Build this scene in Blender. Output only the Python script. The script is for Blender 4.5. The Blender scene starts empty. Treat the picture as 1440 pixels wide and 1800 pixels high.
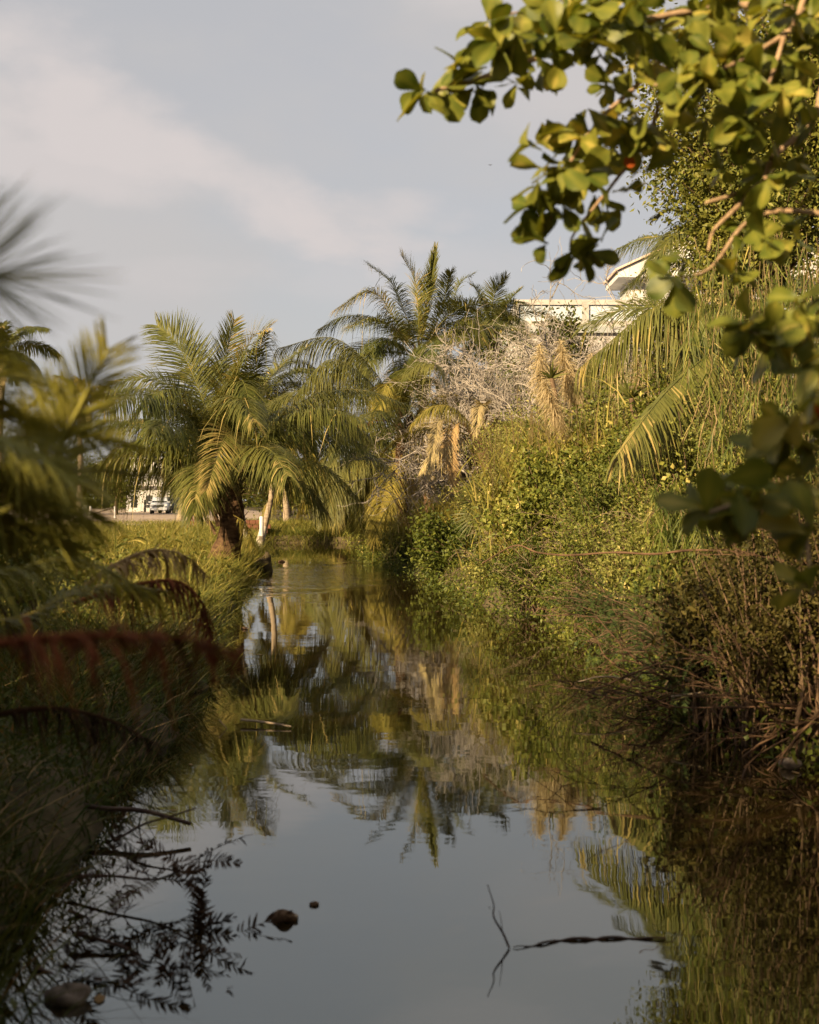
import bpy, math, random
import numpy as np
from mathutils import Vector, Matrix

R = math.radians
rng = np.random.default_rng(11)
random.seed(11)
sc = bpy.context.scene
col = sc.collection

# ------------------------------------------------------------------ camera
F = 2300.0          # focal length in pixels of the 1440x1800 photograph
CX, HY, CZ = 720.0, 880.0, 1.9
cam = bpy.data.cameras.new("camera")
cam.sensor_fit = 'VERTICAL'
cam.sensor_height = 24.0
cam.lens = 24.0 * F / 1800.0
cam.shift_y = -(900.0 - HY) / 1800.0
cam.clip_start = 0.05
cam.clip_end = 6000
cam.dof.use_dof = True
cam.dof.focus_distance = 30.0
cam.dof.aperture_fstop = 1.95
camo = bpy.data.objects.new("camera", cam)
camo.location = (0, 0, CZ)
camo.rotation_euler = (R(90), 0, 0)
col.objects.link(camo)
sc.camera = camo

# ------------------------------------------------------------------ world, sun, exposure
SUN_ELEV, SUN_AZ = 23.0, 222.0      # azimuth clockwise from +Y (view direction): behind and to the left
az = R(SUN_AZ); el = R(SUN_ELEV)
to_sun = Vector((math.sin(az) * math.cos(el), math.cos(az) * math.cos(el), math.sin(el)))
sun = bpy.data.lights.new("sun", 'SUN')
sun.energy = 5.0
sun.angle = R(0.6)
sun.color = (1.0, 0.77, 0.46)
suno = bpy.data.objects.new("sun", sun)
suno.rotation_euler = to_sun.to_track_quat('Z', 'Y').to_euler()
col.objects.link(suno)

w = bpy.data.worlds.new("World"); sc.world = w
w.use_nodes = True
nt = w.node_tree; nt.nodes.clear()
def N(tree, t, **kw):
    n = tree.nodes.new(t)
    for k, v in kw.items(): setattr(n, k, v)
    return n
def L(tree, a, b): tree.links.new(a, b)
wo = N(nt, 'ShaderNodeOutputWorld'); bg = N(nt, 'ShaderNodeBackground'); L(nt, bg.outputs[0], wo.inputs[0])
bg.inputs[1].default_value = 0.056
sky = N(nt, 'ShaderNodeTexSky', sky_type='NISHITA'); sky.sun_disc = False
sky.sun_elevation = el; sky.sun_rotation = az; sky.air_density = 1.0; sky.dust_density = 2.0
tc = N(nt, 'ShaderNodeTexCoord')
mp = N(nt, 'ShaderNodeMapping'); mp.inputs['Scale'].default_value = (1.0, 1.0, 2.0); mp.inputs['Location'].default_value = (0.35, 0.2, 0.13)
L(nt, tc.outputs['Generated'], mp.inputs[0])
n1 = N(nt, 'ShaderNodeTexNoise'); n1.inputs['Scale'].default_value = 2.6; n1.inputs['Detail'].default_value = 7; n1.inputs['Roughness'].default_value = 0.52; n1.inputs['Distortion'].default_value = 0.1
L(nt, mp.outputs[0], n1.inputs[0])
n2 = N(nt, 'ShaderNodeTexNoise'); n2.inputs['Scale'].default_value = 7.0; n2.inputs['Detail'].default_value = 6; n2.inputs['Roughness'].default_value = 0.5; n2.inputs['Distortion'].default_value = 0.15
L(nt, mp.outputs[0], n2.inputs[0])
# broken sheet of grey-mauve cloud over the blue sky
r1 = N(nt, 'ShaderNodeMapRange', interpolation_type='SMOOTHSTEP'); r1.inputs[1].default_value = 0.36; r1.inputs[2].default_value = 0.62
r1.inputs[3].default_value = 0.80; r1.inputs[4].default_value = 0.98
L(nt, n1.outputs[0], r1.inputs[0])
m1 = N(nt, 'ShaderNodeMix', data_type='RGBA'); L(nt, r1.outputs[0], m1.inputs[0]); L(nt, sky.outputs[0], m1.inputs[6])
m1.inputs[7].default_value = (4.16, 4.0, 3.94, 1)
# cream-pink cloud banks that catch the low sun: soft noisy ellipses in azimuth/elevation, and thin wisps elsewhere
sp = N(nt, 'ShaderNodeSeparateXYZ'); L(nt, tc.outputs['Generated'], sp.inputs[0])
def wm(op, a, b=None, clamp=False):
    n = N(nt, 'ShaderNodeMath', operation=op, use_clamp=clamp)
    for i, v in enumerate((a, b)):
        if v is None: continue
        if isinstance(v, (int, float)): n.inputs[i].default_value = v
        else: L(nt, v, n.inputs[i])
    return n.outputs[0]
saz = wm('ARCTAN2', sp.outputs[0], sp.outputs[1]); sel = wm('ARCSINE', sp.outputs[2])
def bank(a0, e0, sa, se, slope, gain):
    da = wm('SUBTRACT', saz, a0); de = wm('SUBTRACT', wm('SUBTRACT', sel, e0), wm('MULTIPLY', da, slope))
    d = wm('ADD', wm('POWER', wm('DIVIDE', da, sa), 2.0), wm('POWER', wm('DIVIDE', de, se), 2.0))
    d = wm('ADD', d, wm('MULTIPLY', wm('SUBTRACT', n2.outputs[0], 0.5), 8.0))
    r = N(nt, 'ShaderNodeMapRange', interpolation_type='SMOOTHSTEP'); r.inputs[1].default_value = 1.5; r.inputs[2].default_value = -0.6; r.inputs[3].default_value = 0.0; r.inputs[4].default_value = gain
    L(nt, d, r.inputs[0]); return r.outputs[0]
bk = wm('MAXIMUM', wm('MAXIMUM', bank(-0.19, 0.262, 0.16, 0.045, -0.38, 1.0), bank(-0.33, 0.285, 0.06, 0.035, 0.0, 1.0)), wm('MAXIMUM', bank(-0.20, 0.235, 0.18, 0.02, -0.10, .8), bank(-0.27, 0.33, 0.07, 0.03, 0.0, .7)))
bk = wm('MAXIMUM', bk, wm('MAXIMUM', bank(0.12, 0.30, 0.16, 0.03, 0.1, .35), bank(-0.02, 0.17, 0.22, 0.02, 0.05, .3)))
bk = wm('MAXIMUM', bk, wm('MAXIMUM', wm('MAXIMUM', bank(-0.05, 0.46, 0.30, 0.05, 0.15, .8), bank(0.22, 0.60, 0.4, 0.07, -0.1, .8)), wm('MAXIMUM', bank(-0.5, 0.62, 0.4, 0.07, 0.1, .8), bank(0.1, 0.38, 0.12, 0.025, 0.0, .6))))  # banks above the frame, added to vary and lighten the water's reflection
m2 = N(nt, 'ShaderNodeMix', data_type='RGBA'); L(nt, bk, m2.inputs[0]); L(nt, m1.outputs[2], m2.inputs[6])
m2.inputs[7].default_value = (4.95, 4.55, 4.45, 1)
L(nt, m2.outputs[2], bg.inputs[0])

sc.view_settings.view_transform = 'Standard'
sc.view_settings.look = 'None'
sc.view_settings.gamma = 1.0
sc.view_settings.exposure = 1.3
sc.view_settings.use_curve_mapping = False
sc.render.engine = 'CYCLES'
sc.cycles.use_adaptive_sampling = True
sc.cycles.adaptive_threshold = 0.03
sc.cycles.use_denoising = True
sc.cycles.max_bounces = 5
sc.cycles.diffuse_bounces = 2
sc.cycles.glossy_bounces = 3
sc.cycles.transmission_bounces = 4
sc.cycles.caustics_reflective = False
sc.cycles.caustics_refractive = False

# ------------------------------------------------------------------ materials
def new_mat(name):
    m = bpy.data.materials.new(name); m.use_nodes = True
    t = m.node_tree; t.nodes.clear()
    out = N(t, 'ShaderNodeOutputMaterial')
    return m, t, out
def leaf_mat(name, a, b, trans=0.3, rough=0.5, spec=0.35, c=None, hue=0.05):
    """a..b picked per leaf by the 'tint' attribute, plus broad patches; c = rare third colour (dry leaves)"""
    f_ = lambda q: (min(.8, q[0] * 1.06), q[1] * 1.0, q[2] * (0.68 if q[1] > q[0] * .8 else .9))
    a, b = f_(a), f_(b); c = f_(c) if c is not None else None; spec *= 0.4; rough = min(1, rough + .08)
    m, t, out = new_mat(name)
    at = N(t, 'ShaderNodeAttribute', attribute_name='tint')
    ge = N(t, 'ShaderNodeNewGeometry')
    no = N(t, 'ShaderNodeTexNoise'); no.inputs['Scale'].default_value = 1.3; no.inputs['Detail'].default_value = 3
    L(t, ge.outputs['Position'], no.inputs[0])
    ad = N(t, 'ShaderNodeMath', operation='MULTIPLY_ADD'); L(t, no.outputs[0], ad.inputs[0]); ad.inputs[1].default_value = 0.9; ad.inputs[2].default_value = -0.45
    su = N(t, 'ShaderNodeMath', operation='ADD', use_clamp=True); L(t, at.outputs['Fac'], su.inputs[0]); L(t, ad.outputs[0], su.inputs[1])
    cr = N(t, 'ShaderNodeValToRGB'); L(t, su.outputs[0], cr.inputs[0])
    e = cr.color_ramp.elements
    e[0].color = (*a, 1); e[0].position = 0.1; e[1].color = (*b, 1); e[1].position = 0.85
    if c is not None:
        x = e.new(1.0); x.color = (*c, 1)
    pb = N(t, 'ShaderNodeBsdfPrincipled'); L(t, cr.outputs[0], pb.inputs['Base Color'])
    pb.inputs['Roughness'].default_value = rough; pb.inputs['Specular IOR Level'].default_value = spec
    if trans > 0:
        tr = N(t, 'ShaderNodeBsdfTranslucent')
        hs = N(t, 'ShaderNodeMix', data_type='RGBA', blend_type='MULTIPLY'); hs.inputs[0].default_value = 1
        L(t, cr.outputs[0], hs.inputs[6]); hs.inputs[7].default_value = (1.25, 1.1, 0.5, 1)
        L(t, hs.outputs[2], tr.inputs[0])
        mx = N(t, 'ShaderNodeMixShader'); mx.inputs[0].default_value = trans
        L(t, pb.outputs[0], mx.inputs[1]); L(t, tr.outputs[0], mx.inputs[2]); L(t, mx.outputs[0], out.inputs[0])
    else:
        L(t, pb.outputs[0], out.inputs[0])
    return m
def rough_mat(name, a, b, scale=6.0, rough=0.85, spec=0.2, bump=0.3, stretch=(1, 1, 1), detail=6, metallic=0.0, lo=0.35, hi=0.65):
    m, t, out = new_mat(name)
    tcn = N(t, 'ShaderNodeTexCoord'); mpn = N(t, 'ShaderNodeMapping'); mpn.inputs['Scale'].default_value = stretch
    L(t, tcn.outputs['Object'], mpn.inputs[0])
    no = N(t, 'ShaderNodeTexNoise'); no.inputs['Scale'].default_value = scale; no.inputs['Detail'].default_value = detail; no.inputs['Roughness'].default_value = 0.6
    L(t, mpn.outputs[0], no.inputs[0])
    cr = N(t, 'ShaderNodeValToRGB'); L(t, no.outputs[0], cr.inputs[0])
    cr.color_ramp.elements[0].color = (*a, 1); cr.color_ramp.elements[0].position = lo
    cr.color_ramp.elements[1].color = (*b, 1); cr.color_ramp.elements[1].position = hi
    pb = N(t, 'ShaderNodeBsdfPrincipled'); L(t, cr.outputs[0], pb.inputs['Base Color'])
    pb.inputs['Roughness'].default_value = rough; pb.inputs['Specular IOR Level'].default_value = spec; pb.inputs['Metallic'].default_value = metallic
    if bump:
        bp = N(t, 'ShaderNodeBump'); bp.inputs['Strength'].default_value = bump; bp.inputs['Distance'].default_value = 0.03
        L(t, no.outputs[0], bp.inputs['Height']); L(t, bp.outputs[0], pb.inputs['Normal'])
    L(t, pb.outputs[0], out.inputs[0])
    return m

M = {}
M['palm'] = leaf_mat('palm_green', (0.052, 0.068, 0.020), (0.135, 0.138, 0.050), 0.22, 0.40, 0.45, c=(0.34, 0.27, 0.10))
M['palm_dark'] = leaf_mat('palm_deep_green', (0.055, 0.066, 0.022), (0.140, 0.138, 0.054), 0.22, 0.40, 0.45)
M['palm_near'] = leaf_mat('palm_sunlit_green', (0.125, 0.145, 0.035), (0.29, 0.28, 0.085), 0.35, 0.45, 0.4)  # lighter copy of the palm green, sunlight on near fronds put into the colour
M['palm_yellow'] = leaf_mat('palm_yellow', (0.125, 0.125, 0.035), (0.28, 0.23, 0.075), 0.3, 0.45, 0.4)
M['palm_dry'] = leaf_mat('palm_dry', (0.22, 0.175, 0.11), (0.40, 0.34, 0.235), 0.15, 0.7, 0.2)
M['palm_dead'] = leaf_mat('palm_dead_brown', (0.040, 0.014, 0.008), (0.19, 0.062, 0.028), 0.15, 0.75, 0.15)
M['palm_brown'] = leaf_mat('palm_brown', (0.16, 0.10, 0.045), (0.33, 0.235, 0.12), 0.15, 0.7, 0.2)
M['dark_leaf'] = leaf_mat('unlit_dead_leaf', (0.022, 0.012, 0.007), (0.06, 0.034, 0.018), 0.1, 0.7, 0.2)  # near-black brown: the leaves' silhouette darkness is put into the colour
M['rachis'] = leaf_mat('palm_rib', (0.16, 0.14, 0.035), (0.28, 0.22, 0.07), 0.0, 0.5, 0.35)
M['palm_bark'] = rough_mat('palm_bark', (0.045, 0.026, 0.014), (0.15, 0.09, 0.05), 5, 0.95, 0.1, 0.6, (1, 1, 3))
M['pale_bark'] = rough_mat('pale_palm_bark', (0.20, 0.15, 0.10), (0.36, 0.28, 0.20), 5, 0.9, 0.1, 0.5, (1, 1, 3))
M['lime'] = rough_mat('lime_wash', (0.34, 0.28, 0.22), (0.62, 0.55, 0.47), 7, 0.9, 0.1, 0.4, (1, 1, 2.2))
M['bush'] = leaf_mat('bush_leaf', (0.066, 0.090, 0.018), (0.225, 0.235, 0.066), 0.25, 0.42, 0.45, c=(0.44, 0.38, 0.16))
M['bush_pale'] = leaf_mat('bush_leaf_pale', (0.095, 0.112, 0.030), (0.285, 0.285, 0.115), 0.25, 0.45, 0.4, c=(0.48, 0.40, 0.22))
M['bush_olive'] = leaf_mat('bush_leaf_olive', (0.050, 0.074, 0.018), (0.155, 0.172, 0.050), 0.25, 0.40, 0.5, c=(0.36, 0.30, 0.12))
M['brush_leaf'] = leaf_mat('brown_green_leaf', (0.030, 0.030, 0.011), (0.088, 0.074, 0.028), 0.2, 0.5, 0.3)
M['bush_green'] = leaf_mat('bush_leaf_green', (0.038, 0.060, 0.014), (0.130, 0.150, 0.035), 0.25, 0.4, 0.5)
M['fern'] = leaf_mat('feathery_leaf', (0.030, 0.060, 0.026), (0.075, 0.105, 0.040), 0.25, 0.5, 0.3)
M['tree'] = leaf_mat('tree_leaf', (0.064, 0.082, 0.018), (0.215, 0.212, 0.062), 0.22, 0.42, 0.45)
M['far'] = leaf_mat('far_tree_leaf', (0.040, 0.055, 0.016), (0.105, 0.115, 0.030), 0.2, 0.6, 0.2)
M['almond'] = leaf_mat('almond_leaf', (0.075, 0.108, 0.022), (0.225, 0.235, 0.055), 0.40, 0.36, 0.6, c=(0.42, 0.37, 0.12))
M['almond_red'] = leaf_mat('almond_leaf_red', (0.35, 0.06, 0.02), (0.45, 0.12, 0.03), 0.3, 0.4, 0.4)
M['reed'] = leaf_mat('reed_blade', (0.115, 0.115, 0.026), (0.29, 0.255, 0.085), 0.25, 0.5, 0.35, c=(0.45, 0.36, 0.17))
M['plume'] = leaf_mat('reed_plume', (0.34, 0.285, 0.245), (0.50, 0.43, 0.38), 0.3, 0.9, 0.05)
M['grass'] = leaf_mat('bank_grass', (0.072, 0.092, 0.022), (0.255, 0.235, 0.078), 0.24, 0.5, 0.35, c=(0.46, 0.37, 0.19))
M['grass_dark'] = leaf_mat('shade_grass', (0.030, 0.050, 0.012), (0.090, 0.100, 0.028), 0.25, 0.5, 0.3, c=(0.20, 0.11, 0.04))  # darker copy of the bank grass, near-bank shade put into the colour
M['vine'] = leaf_mat('dry_vine', (0.12, 0.095, 0.045), (0.26, 0.20, 0.11), 0.1, 0.8, 0.1)
M['twig'] = rough_mat('bare_twig', (0.22, 0.185, 0.155), (0.42, 0.37, 0.315), 4, 0.9, 0.1, 0.3)
M['tanstem'] = rough_mat('tan_stem', (0.12, 0.085, 0.05), (0.28, 0.21, 0.13), 5, 0.9, 0.1, 0.3)
M['brush'] = rough_mat('dead_brush', (0.045, 0.026, 0.016), (0.15, 0.088, 0.05), 5, 0.9, 0.1, 0.3)  # twig brown darkened so the right bank's shade is in the colour
M['twig_dark'] = rough_mat('brown_twig', (0.06, 0.038, 0.024), (0.19, 0.125, 0.075), 5, 0.9, 0.1, 0.3)
M['wet_twig'] = rough_mat('wet_twig', (0.030, 0.014, 0.008), (0.075, 0.035, 0.018), 8, 0.6, 0.3, 0.3)
M['branch'] = rough_mat('almond_bark', (0.24, 0.155, 0.09), (0.42, 0.29, 0.175), 14, 0.85, 0.15, 0.4)
M['husk'] = rough_mat('coconut_husk', (0.06, 0.035, 0.02), (0.18, 0.11, 0.06), 30, 0.85, 0.15, 0.5, (1, 1, 3))
M['green_nut'] = rough_mat('green_coconut', (0.09, 0.10, 0.02), (0.20, 0.19, 0.04), 6, 0.5, 0.4, 0.1)
M['stone'] = rough_mat('stone', (0.09, 0.07, 0.055), (0.24, 0.19, 0.15), 12, 0.9, 0.2, 0.5)
M['soil'] = rough_mat('soil', (0.045, 0.034, 0.020), (0.115, 0.088, 0.048), 2.5, 0.95, 0.1, 0.6)
M['dirt'] = rough_mat('dirt_road', (0.26, 0.195, 0.14), (0.40, 0.31, 0.235), 0.6, 0.95, 0.1, 0.3)
M['white'] = rough_mat('white_plaster', (0.50, 0.475, 0.455), (0.66, 0.635, 0.61), 1.2, 0.85, 0.2, 0.1)
M['cream'] = rough_mat('cream_plaster', (0.34, 0.31, 0.29), (0.46, 0.43, 0.40), 1.5, 0.85, 0.2, 0.1)
M['greywhite'] = rough_mat('weathered_white', (0.36, 0.345, 0.33), (0.52, 0.50, 0.47), 1.6, 0.85, 0.2, 0.1)
M['beige'] = rough_mat('beige_trim', (0.36, 0.33, 0.30), (0.46, 0.43, 0.39), 3, 0.8, 0.2, 0.1)
M['panel'] = rough_mat('pale_blue_panel', (0.42, 0.46, 0.50), (0.52, 0.56, 0.60), 1.0, 0.25, 0.5, 0.0)  # opaque pale blue-grey panel
M['slabgrey'] = rough_mat('slab_concrete', (0.28, 0.29, 0.29), (0.40, 0.40, 0.39), 2, 0.9, 0.2, 0.2)
M['tile'] = rough_mat('terracotta', (0.48, 0.34, 0.28), (0.62, 0.47, 0.40), 4, 0.8, 0.2, 0.2)
M['glass_dark'] = rough_mat('dark_glass', (0.02, 0.022, 0.025), (0.04, 0.042, 0.045), 2, 0.08, 0.6, 0.0)
M['carpaint'] = rough_mat('white_car_paint', (0.46, 0.47, 0.50), (0.52, 0.53, 0.56), 1, 0.3, 0.5, 0.0)
M['rubber'] = rough_mat('tyre_rubber', (0.015, 0.015, 0.015), (0.03, 0.03, 0.03), 8, 0.9, 0.2, 0.1)
M['chrome'] = rough_mat('grille_metal', (0.10, 0.10, 0.10), (0.2, 0.2, 0.2), 8, 0.35, 0.5, 0.0, metallic=0.8)
M['lampglass'] = rough_mat('headlight_glass', (0.6, 0.6, 0.6), (0.75, 0.75, 0.75), 8, 0.15, 0.6, 0.0)
M['darkcar'] = rough_mat('dark_car_paint', (0.02, 0.02, 0.022), (0.04, 0.04, 0.042), 1, 0.3, 0.5, 0.0)
M['drum'] = rough_mat('grey_drum', (0.26, 0.25, 0.26), (0.40, 0.39, 0.40), 4, 0.6, 0.3, 0.1)
M['wood'] = rough_mat('old_wood', (0.26, 0.19, 0.12), (0.42, 0.32, 0.22), 5, 0.9, 0.1, 0.3, (1, 1, 6))
M['whitepost'] = rough_mat('white_post', (0.50, 0.47, 0.44), (0.70, 0.66, 0.62), 5, 0.8, 0.2, 0.2)
M['rust'] = rough_mat('rust_red', (0.10, 0.042, 0.025), (0.19, 0.085, 0.05), 5, 0.9, 0.1, 0.3)
M['bird'] = rough_mat('bird_feather', (0.04, 0.035, 0.03), (0.08, 0.07, 0.06), 8, 0.8, 0.2, 0.0)

# water: murky brown, glossy, faint ripples and one wind-ruffled patch
m, t, out = new_mat('canal_water')
ge = N(t, 'ShaderNodeNewGeometry')
pb = N(t, 'ShaderNodeBsdfPrincipled'); pb.inputs['Base Color'].default_value = (0.016, 0.010, 0.003, 1)
pb.inputs['Roughness'].default_value = 0.018; pb.inputs['IOR'].default_value = 2.65; pb.inputs['Specular Tint'].default_value = (0.90, 1.0, 0.98, 1)
mp1 = N(t, 'ShaderNodeMapping'); mp1.inputs['Scale'].default_value = (0.55, 1.0, 1.0); L(t, ge.outputs['Position'], mp1.inputs[0])
wn1 = N(t, 'ShaderNodeTexNoise'); wn1.inputs['Scale'].default_value = 1.6; wn1.inputs['Detail'].default_value = 3; L(t, mp1.outputs[0], wn1.inputs[0])
wn2 = N(t, 'ShaderNodeTexNoise'); wn2.inputs['Scale'].default_value = 9.0; wn2.inputs['Detail'].default_value = 3; L(t, mp1.outputs[0], wn2.inputs[0])
# ruffled patch: an ellipse on the water far down the canal with a noisy rim
sx = N(t, 'ShaderNodeSeparateXYZ'); L(t, ge.outputs['Position'], sx.inputs[0])
def mth(op, a, b=None):
    n = N(t, 'ShaderNodeMath', operation=op)
    for i, v in enumerate((a, b)):
        if v is None: continue
        if isinstance(v, (int, float)): n.inputs[i].default_value = v
        else: L(t, v, n.inputs[i])
    return n.outputs[0]
wn3 = N(t, 'ShaderNodeTexNoise'); wn3.inputs['Scale'].default_value = 0.8; wn3.inputs['Detail'].default_value = 4; L(t, mp1.outputs[0], wn3.inputs[0])
ex = mth('POWER', mth('DIVIDE', mth('ADD', sx.outputs[0], 2.1), 1.5), 2.0)
ey = mth('POWER', mth('DIVIDE', mth('ADD', sx.outputs[1], -33.5), 6.5), 2.0)
er = mth('ADD', mth('ADD', ex, ey), mth('MULTIPLY', mth('ADD', wn3.outputs[0], -0.5), 3.4))
rm = N(t, 'ShaderNodeMapRange', interpolation_type='SMOOTHSTEP'); rm.inputs[1].default_value = 1.5; rm.inputs[2].default_value = 0.2; rm.inputs[3].default_value = 0.0; rm.inputs[4].default_value = 1.0
L(t, er, rm.inputs[0])
mp2 = N(t, 'ShaderNodeMapping'); mp2.inputs['Scale'].default_value = (0.8, 1.0, 1.0); L(t, ge.outputs['Position'], mp2.inputs[0])
wn4 = N(t, 'ShaderNodeTexNoise'); wn4.inputs['Scale'].default_value = 3.0; wn4.inputs['Detail'].default_value = 2; L(t, mp2.outputs[0], wn4.inputs[0])
hgt = mth('ADD', mth('MULTIPLY', wn1.outputs[0], 0.0017), mth('ADD', mth('MULTIPLY', wn2.outputs[0], 0.00018), mth('MULTIPLY', wn4.outputs[0], mth('MULTIPLY', rm.outputs[0], 0.03))))
bp = N(t, 'ShaderNodeBump'); bp.inputs['Strength'].default_value = 1.0; bp.inputs['Distance'].default_value = 1.0
L(t, hgt, bp.inputs['Height']); L(t, bp.outputs[0], pb.inputs['Normal']); L(t, pb.outputs[0], out.inputs[0])
M['water'] = m

# ------------------------------------------------------------------ geometry helpers
def P(px, py, D):
    """the point of the place that lies at depth D (metres) behind pixel (px, py)"""
    return np.array([(px - CX) * D / F, D, CZ + (HY - py) * D / F])
def nrm(v):
    return v / np.maximum(np.linalg.norm(v, axis=-1, keepdims=True), 1e-9)
def rdir(n, r=rng):
    return nrm(r.normal(size=(n, 3)))

class MB:
    def __init__(s): s.v = []; s.q = []; s.t = []; s.c = []; s.n = 0
    def add(s, v, q=None, t=None, tint=0.5):
        v = np.asarray(v, float).reshape(-1, 3)
        if q is not None and len(q): s.q.append(np.asarray(q, np.int64).reshape(-1, 4) + s.n)
        if t is not None and len(t): s.t.append(np.asarray(t, np.int64).reshape(-1, 3) + s.n)
        c = np.asarray(tint, float)
        s.c.append(np.full(len(v), float(c)) if c.ndim == 0 else c.reshape(-1))
        s.v.append(v); s.n += len(v)
    def mesh(s, name, mat, origin=(0, 0, 0), smooth=True):
        v = np.concatenate(s.v) - np.asarray(origin, float)
        q = np.concatenate(s.q) if s.q else np.zeros((0, 4), np.int64)
        tr = np.concatenate(s.t) if s.t else np.zeros((0, 3), np.int64)
        me = bpy.data.meshes.new(name)
        me.vertices.add(len(v)); me.vertices.foreach_set('co', v.astype(np.float32).ravel())
        loops = np.concatenate([q.ravel(), tr.ravel()]).astype(np.int32)
        me.loops.add(len(loops)); me.loops.foreach_set('vertex_index', loops)
        starts = np.concatenate([np.arange(len(q)) * 4, len(q) * 4 + np.arange(len(tr)) * 3]).astype(np.int32)
        me.polygons.add(len(starts)); me.polygons.foreach_set('loop_start', starts)
        me.polygons.foreach_set('use_smooth', np.full(len(starts), smooth))
        a = me.attributes.new('tint', 'FLOAT', 'POINT'); a.data.foreach_set('value', np.concatenate(s.c).astype(np.float32))
        me.update(calc_edges=True); me.validate()
        me.materials.append(mat)
        return me
    def build(s, name, mat, parent=None, origin=None, smooth=True):
        if origin is None: origin = parent.location if parent is not None and parent.parent is None else ((0, 0, 0) if parent is None else parent.parent.location)
        o = bpy.data.objects.new(name, s.mesh(name, mat, origin, smooth))
        col.objects.link(o)
        if parent is not None: o.parent = parent
        else: o.location = origin
        return o

def tag(o, label=None, cat=None, group=None, kind=None):
    if label: o['label'] = label
    if cat: o['category'] = cat
    if group: o['group'] = group
    if kind: o['kind'] = kind
    return o
def thing(name, label, cat, loc, group=None):
    o = bpy.data.objects.new(name, None); o.empty_display_size = 0.2
    o.location = tuple(float(x) for x in loc); col.objects.link(o)
    return tag(o, label, cat, group)

def tubes(mb, PT, RD, sides=4, tint=0.5, cap=False):
    """PT (n,k,3) centre lines, RD (n,k) radii"""
    PT = np.asarray(PT, float); RD = np.asarray(RD, float)
    if PT.ndim == 2: PT = PT[None]; RD = RD[None]
    n, k, _ = PT.shape
    T = nrm(np.gradient(PT, axis=1))
    ref = np.zeros_like(T); ref[..., 0] = 0.31; ref[..., 1] = 0.27; ref[..., 2] = 0.91
    par = np.abs((T * nrm(ref)).sum(-1)) > 0.96
    ref[par] = (1, 0.1, 0)
    A = nrm(np.cross(T, ref)); B = np.cross(T, A)
    th = np.arange(sides) * 2 * np.pi / sides
    V = PT[:, :, None] + RD[:, :, None, None] * (A[:, :, None] * np.cos(th)[None, None, :, None] + B[:, :, None] * np.sin(th)[None, None, :, None])
    i, j, s_ = np.meshgrid(np.arange(n), np.arange(k - 1), np.arange(sides), indexing='ij')
    b = i * k * sides + j * sides; s2 = (s_ + 1) % sides
    q = np.stack([b + s_, b + s2, b + sides + s2, b + sides + s_], -1).reshape(-1, 4)
    tt = tint if np.ndim(tint) == 0 else np.repeat(np.asarray(tint), k * sides)
    mb.add(V.reshape(-1, 3), q, tint=tt)
    if cap:
        for e in (0, k - 1):
            c = PT[:, e]; ring = V[:, e].reshape(-1, 3)
            vv = np.concatenate([ring, c]); tr = []
            for a in range(n):
                for s0 in range(sides): tr.append((a * sides + s0, a * sides + (s0 + 1) % sides, n * sides + a))
            mb.add(vv, t=tr, tint=0.5)

def strips(mb, p0, d, ln, wd, side, bend, k=3, prof=None, tint=0.5):
    """n curved tapering blades: p0, d, side, bend (n,3); ln, wd (n,)"""
    n = len(p0); u = np.linspace(0, 1, k + 1)
    pr = (1 - u ** 1.6) if prof is None else np.asarray(prof)
    pr = np.maximum(pr, 0.06)
    c = p0[:, None] + d[:, None] * (ln[:, None] * u)[..., None] + bend[:, None] * (ln[:, None] * u ** 2)[..., None]
    o = side[:, None] * (wd[:, None] * pr * 0.5)[..., None]
    V = np.stack([c - o, c + o], 2).reshape(n, -1, 3)
    b = (np.arange(n) * (k + 1) * 2)[:, None] + (np.arange(k) * 2)[None]
    q = np.stack([b, b + 1, b + 3, b + 2], -1).reshape(-1, 4)
    tt = tint if np.ndim(tint) == 0 else np.repeat(np.asarray(tint), (k + 1) * 2)
    mb.add(V.reshape(-1, 3), q, tint=tt)

def leaves(mb, p, d, nv, ln, wd, tint, fold=0.25):
    """folded diamond leaves"""
    s = nrm(np.cross(d, nv)); nv = np.cross(s, d)
    n = len(p)
    a = p; tip = p + d * ln[:, None] - nv * (0.12 * ln)[:, None]
    mid = p + d * (0.45 * ln)[:, None] + nv * (fold * wd * 0.5)[:, None]
    V = np.stack([a, mid - s * (wd * .5)[:, None], tip, mid + s * (wd * .5)[:, None]], 1).reshape(-1, 3)
    b = np.arange(n) * 4
    mb.add(V, t=np.concatenate([np.stack([b, b + 1, b + 2], -1), np.stack([b, b + 2, b + 3], -1)]), tint=np.repeat(tint, 4))

def box(mb, lo, hi, tint=0.5):
    x0, y0, z0 = lo; x1, y1, z1 = hi
    v = [(x0, y0, z0), (x1, y0, z0), (x1, y1, z0), (x0, y1, z0), (x0, y0, z1), (x1, y0, z1), (x1, y1, z1), (x0, y1, z1)]
    mb.add(v, [(0, 3, 2, 1), (4, 5, 6, 7), (0, 1, 5, 4), (1, 2, 6, 5), (2, 3, 7, 6), (3, 0, 4, 7)], tint=tint)
def boxpart(name, mat, parent, lo, hi):
    mb = MB(); box(mb, lo, hi); return mb.build(name, mat, parent, smooth=False)

def curve(pts, n):
    """smooth curve through control points"""
    pts = np.asarray(pts, float); m_ = len(pts)
    ext = np.concatenate([[2 * pts[0] - pts[1]], pts, [2 * pts[-1] - pts[-2]]])
    out_ = []
    for u in np.linspace(0, m_ - 1 - 1e-6, n):
        i = int(u); f = u - i
        a, b, c, d = ext[i], ext[i + 1], ext[i + 2], ext[i + 3]
        out_.append(0.5 * ((2 * b) + (-a + c) * f + (2 * a - 5 * b + 4 * c - d) * f * f + (-a + 3 * b - 3 * c + d) * f ** 3))
    return np.array(out_)

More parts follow.
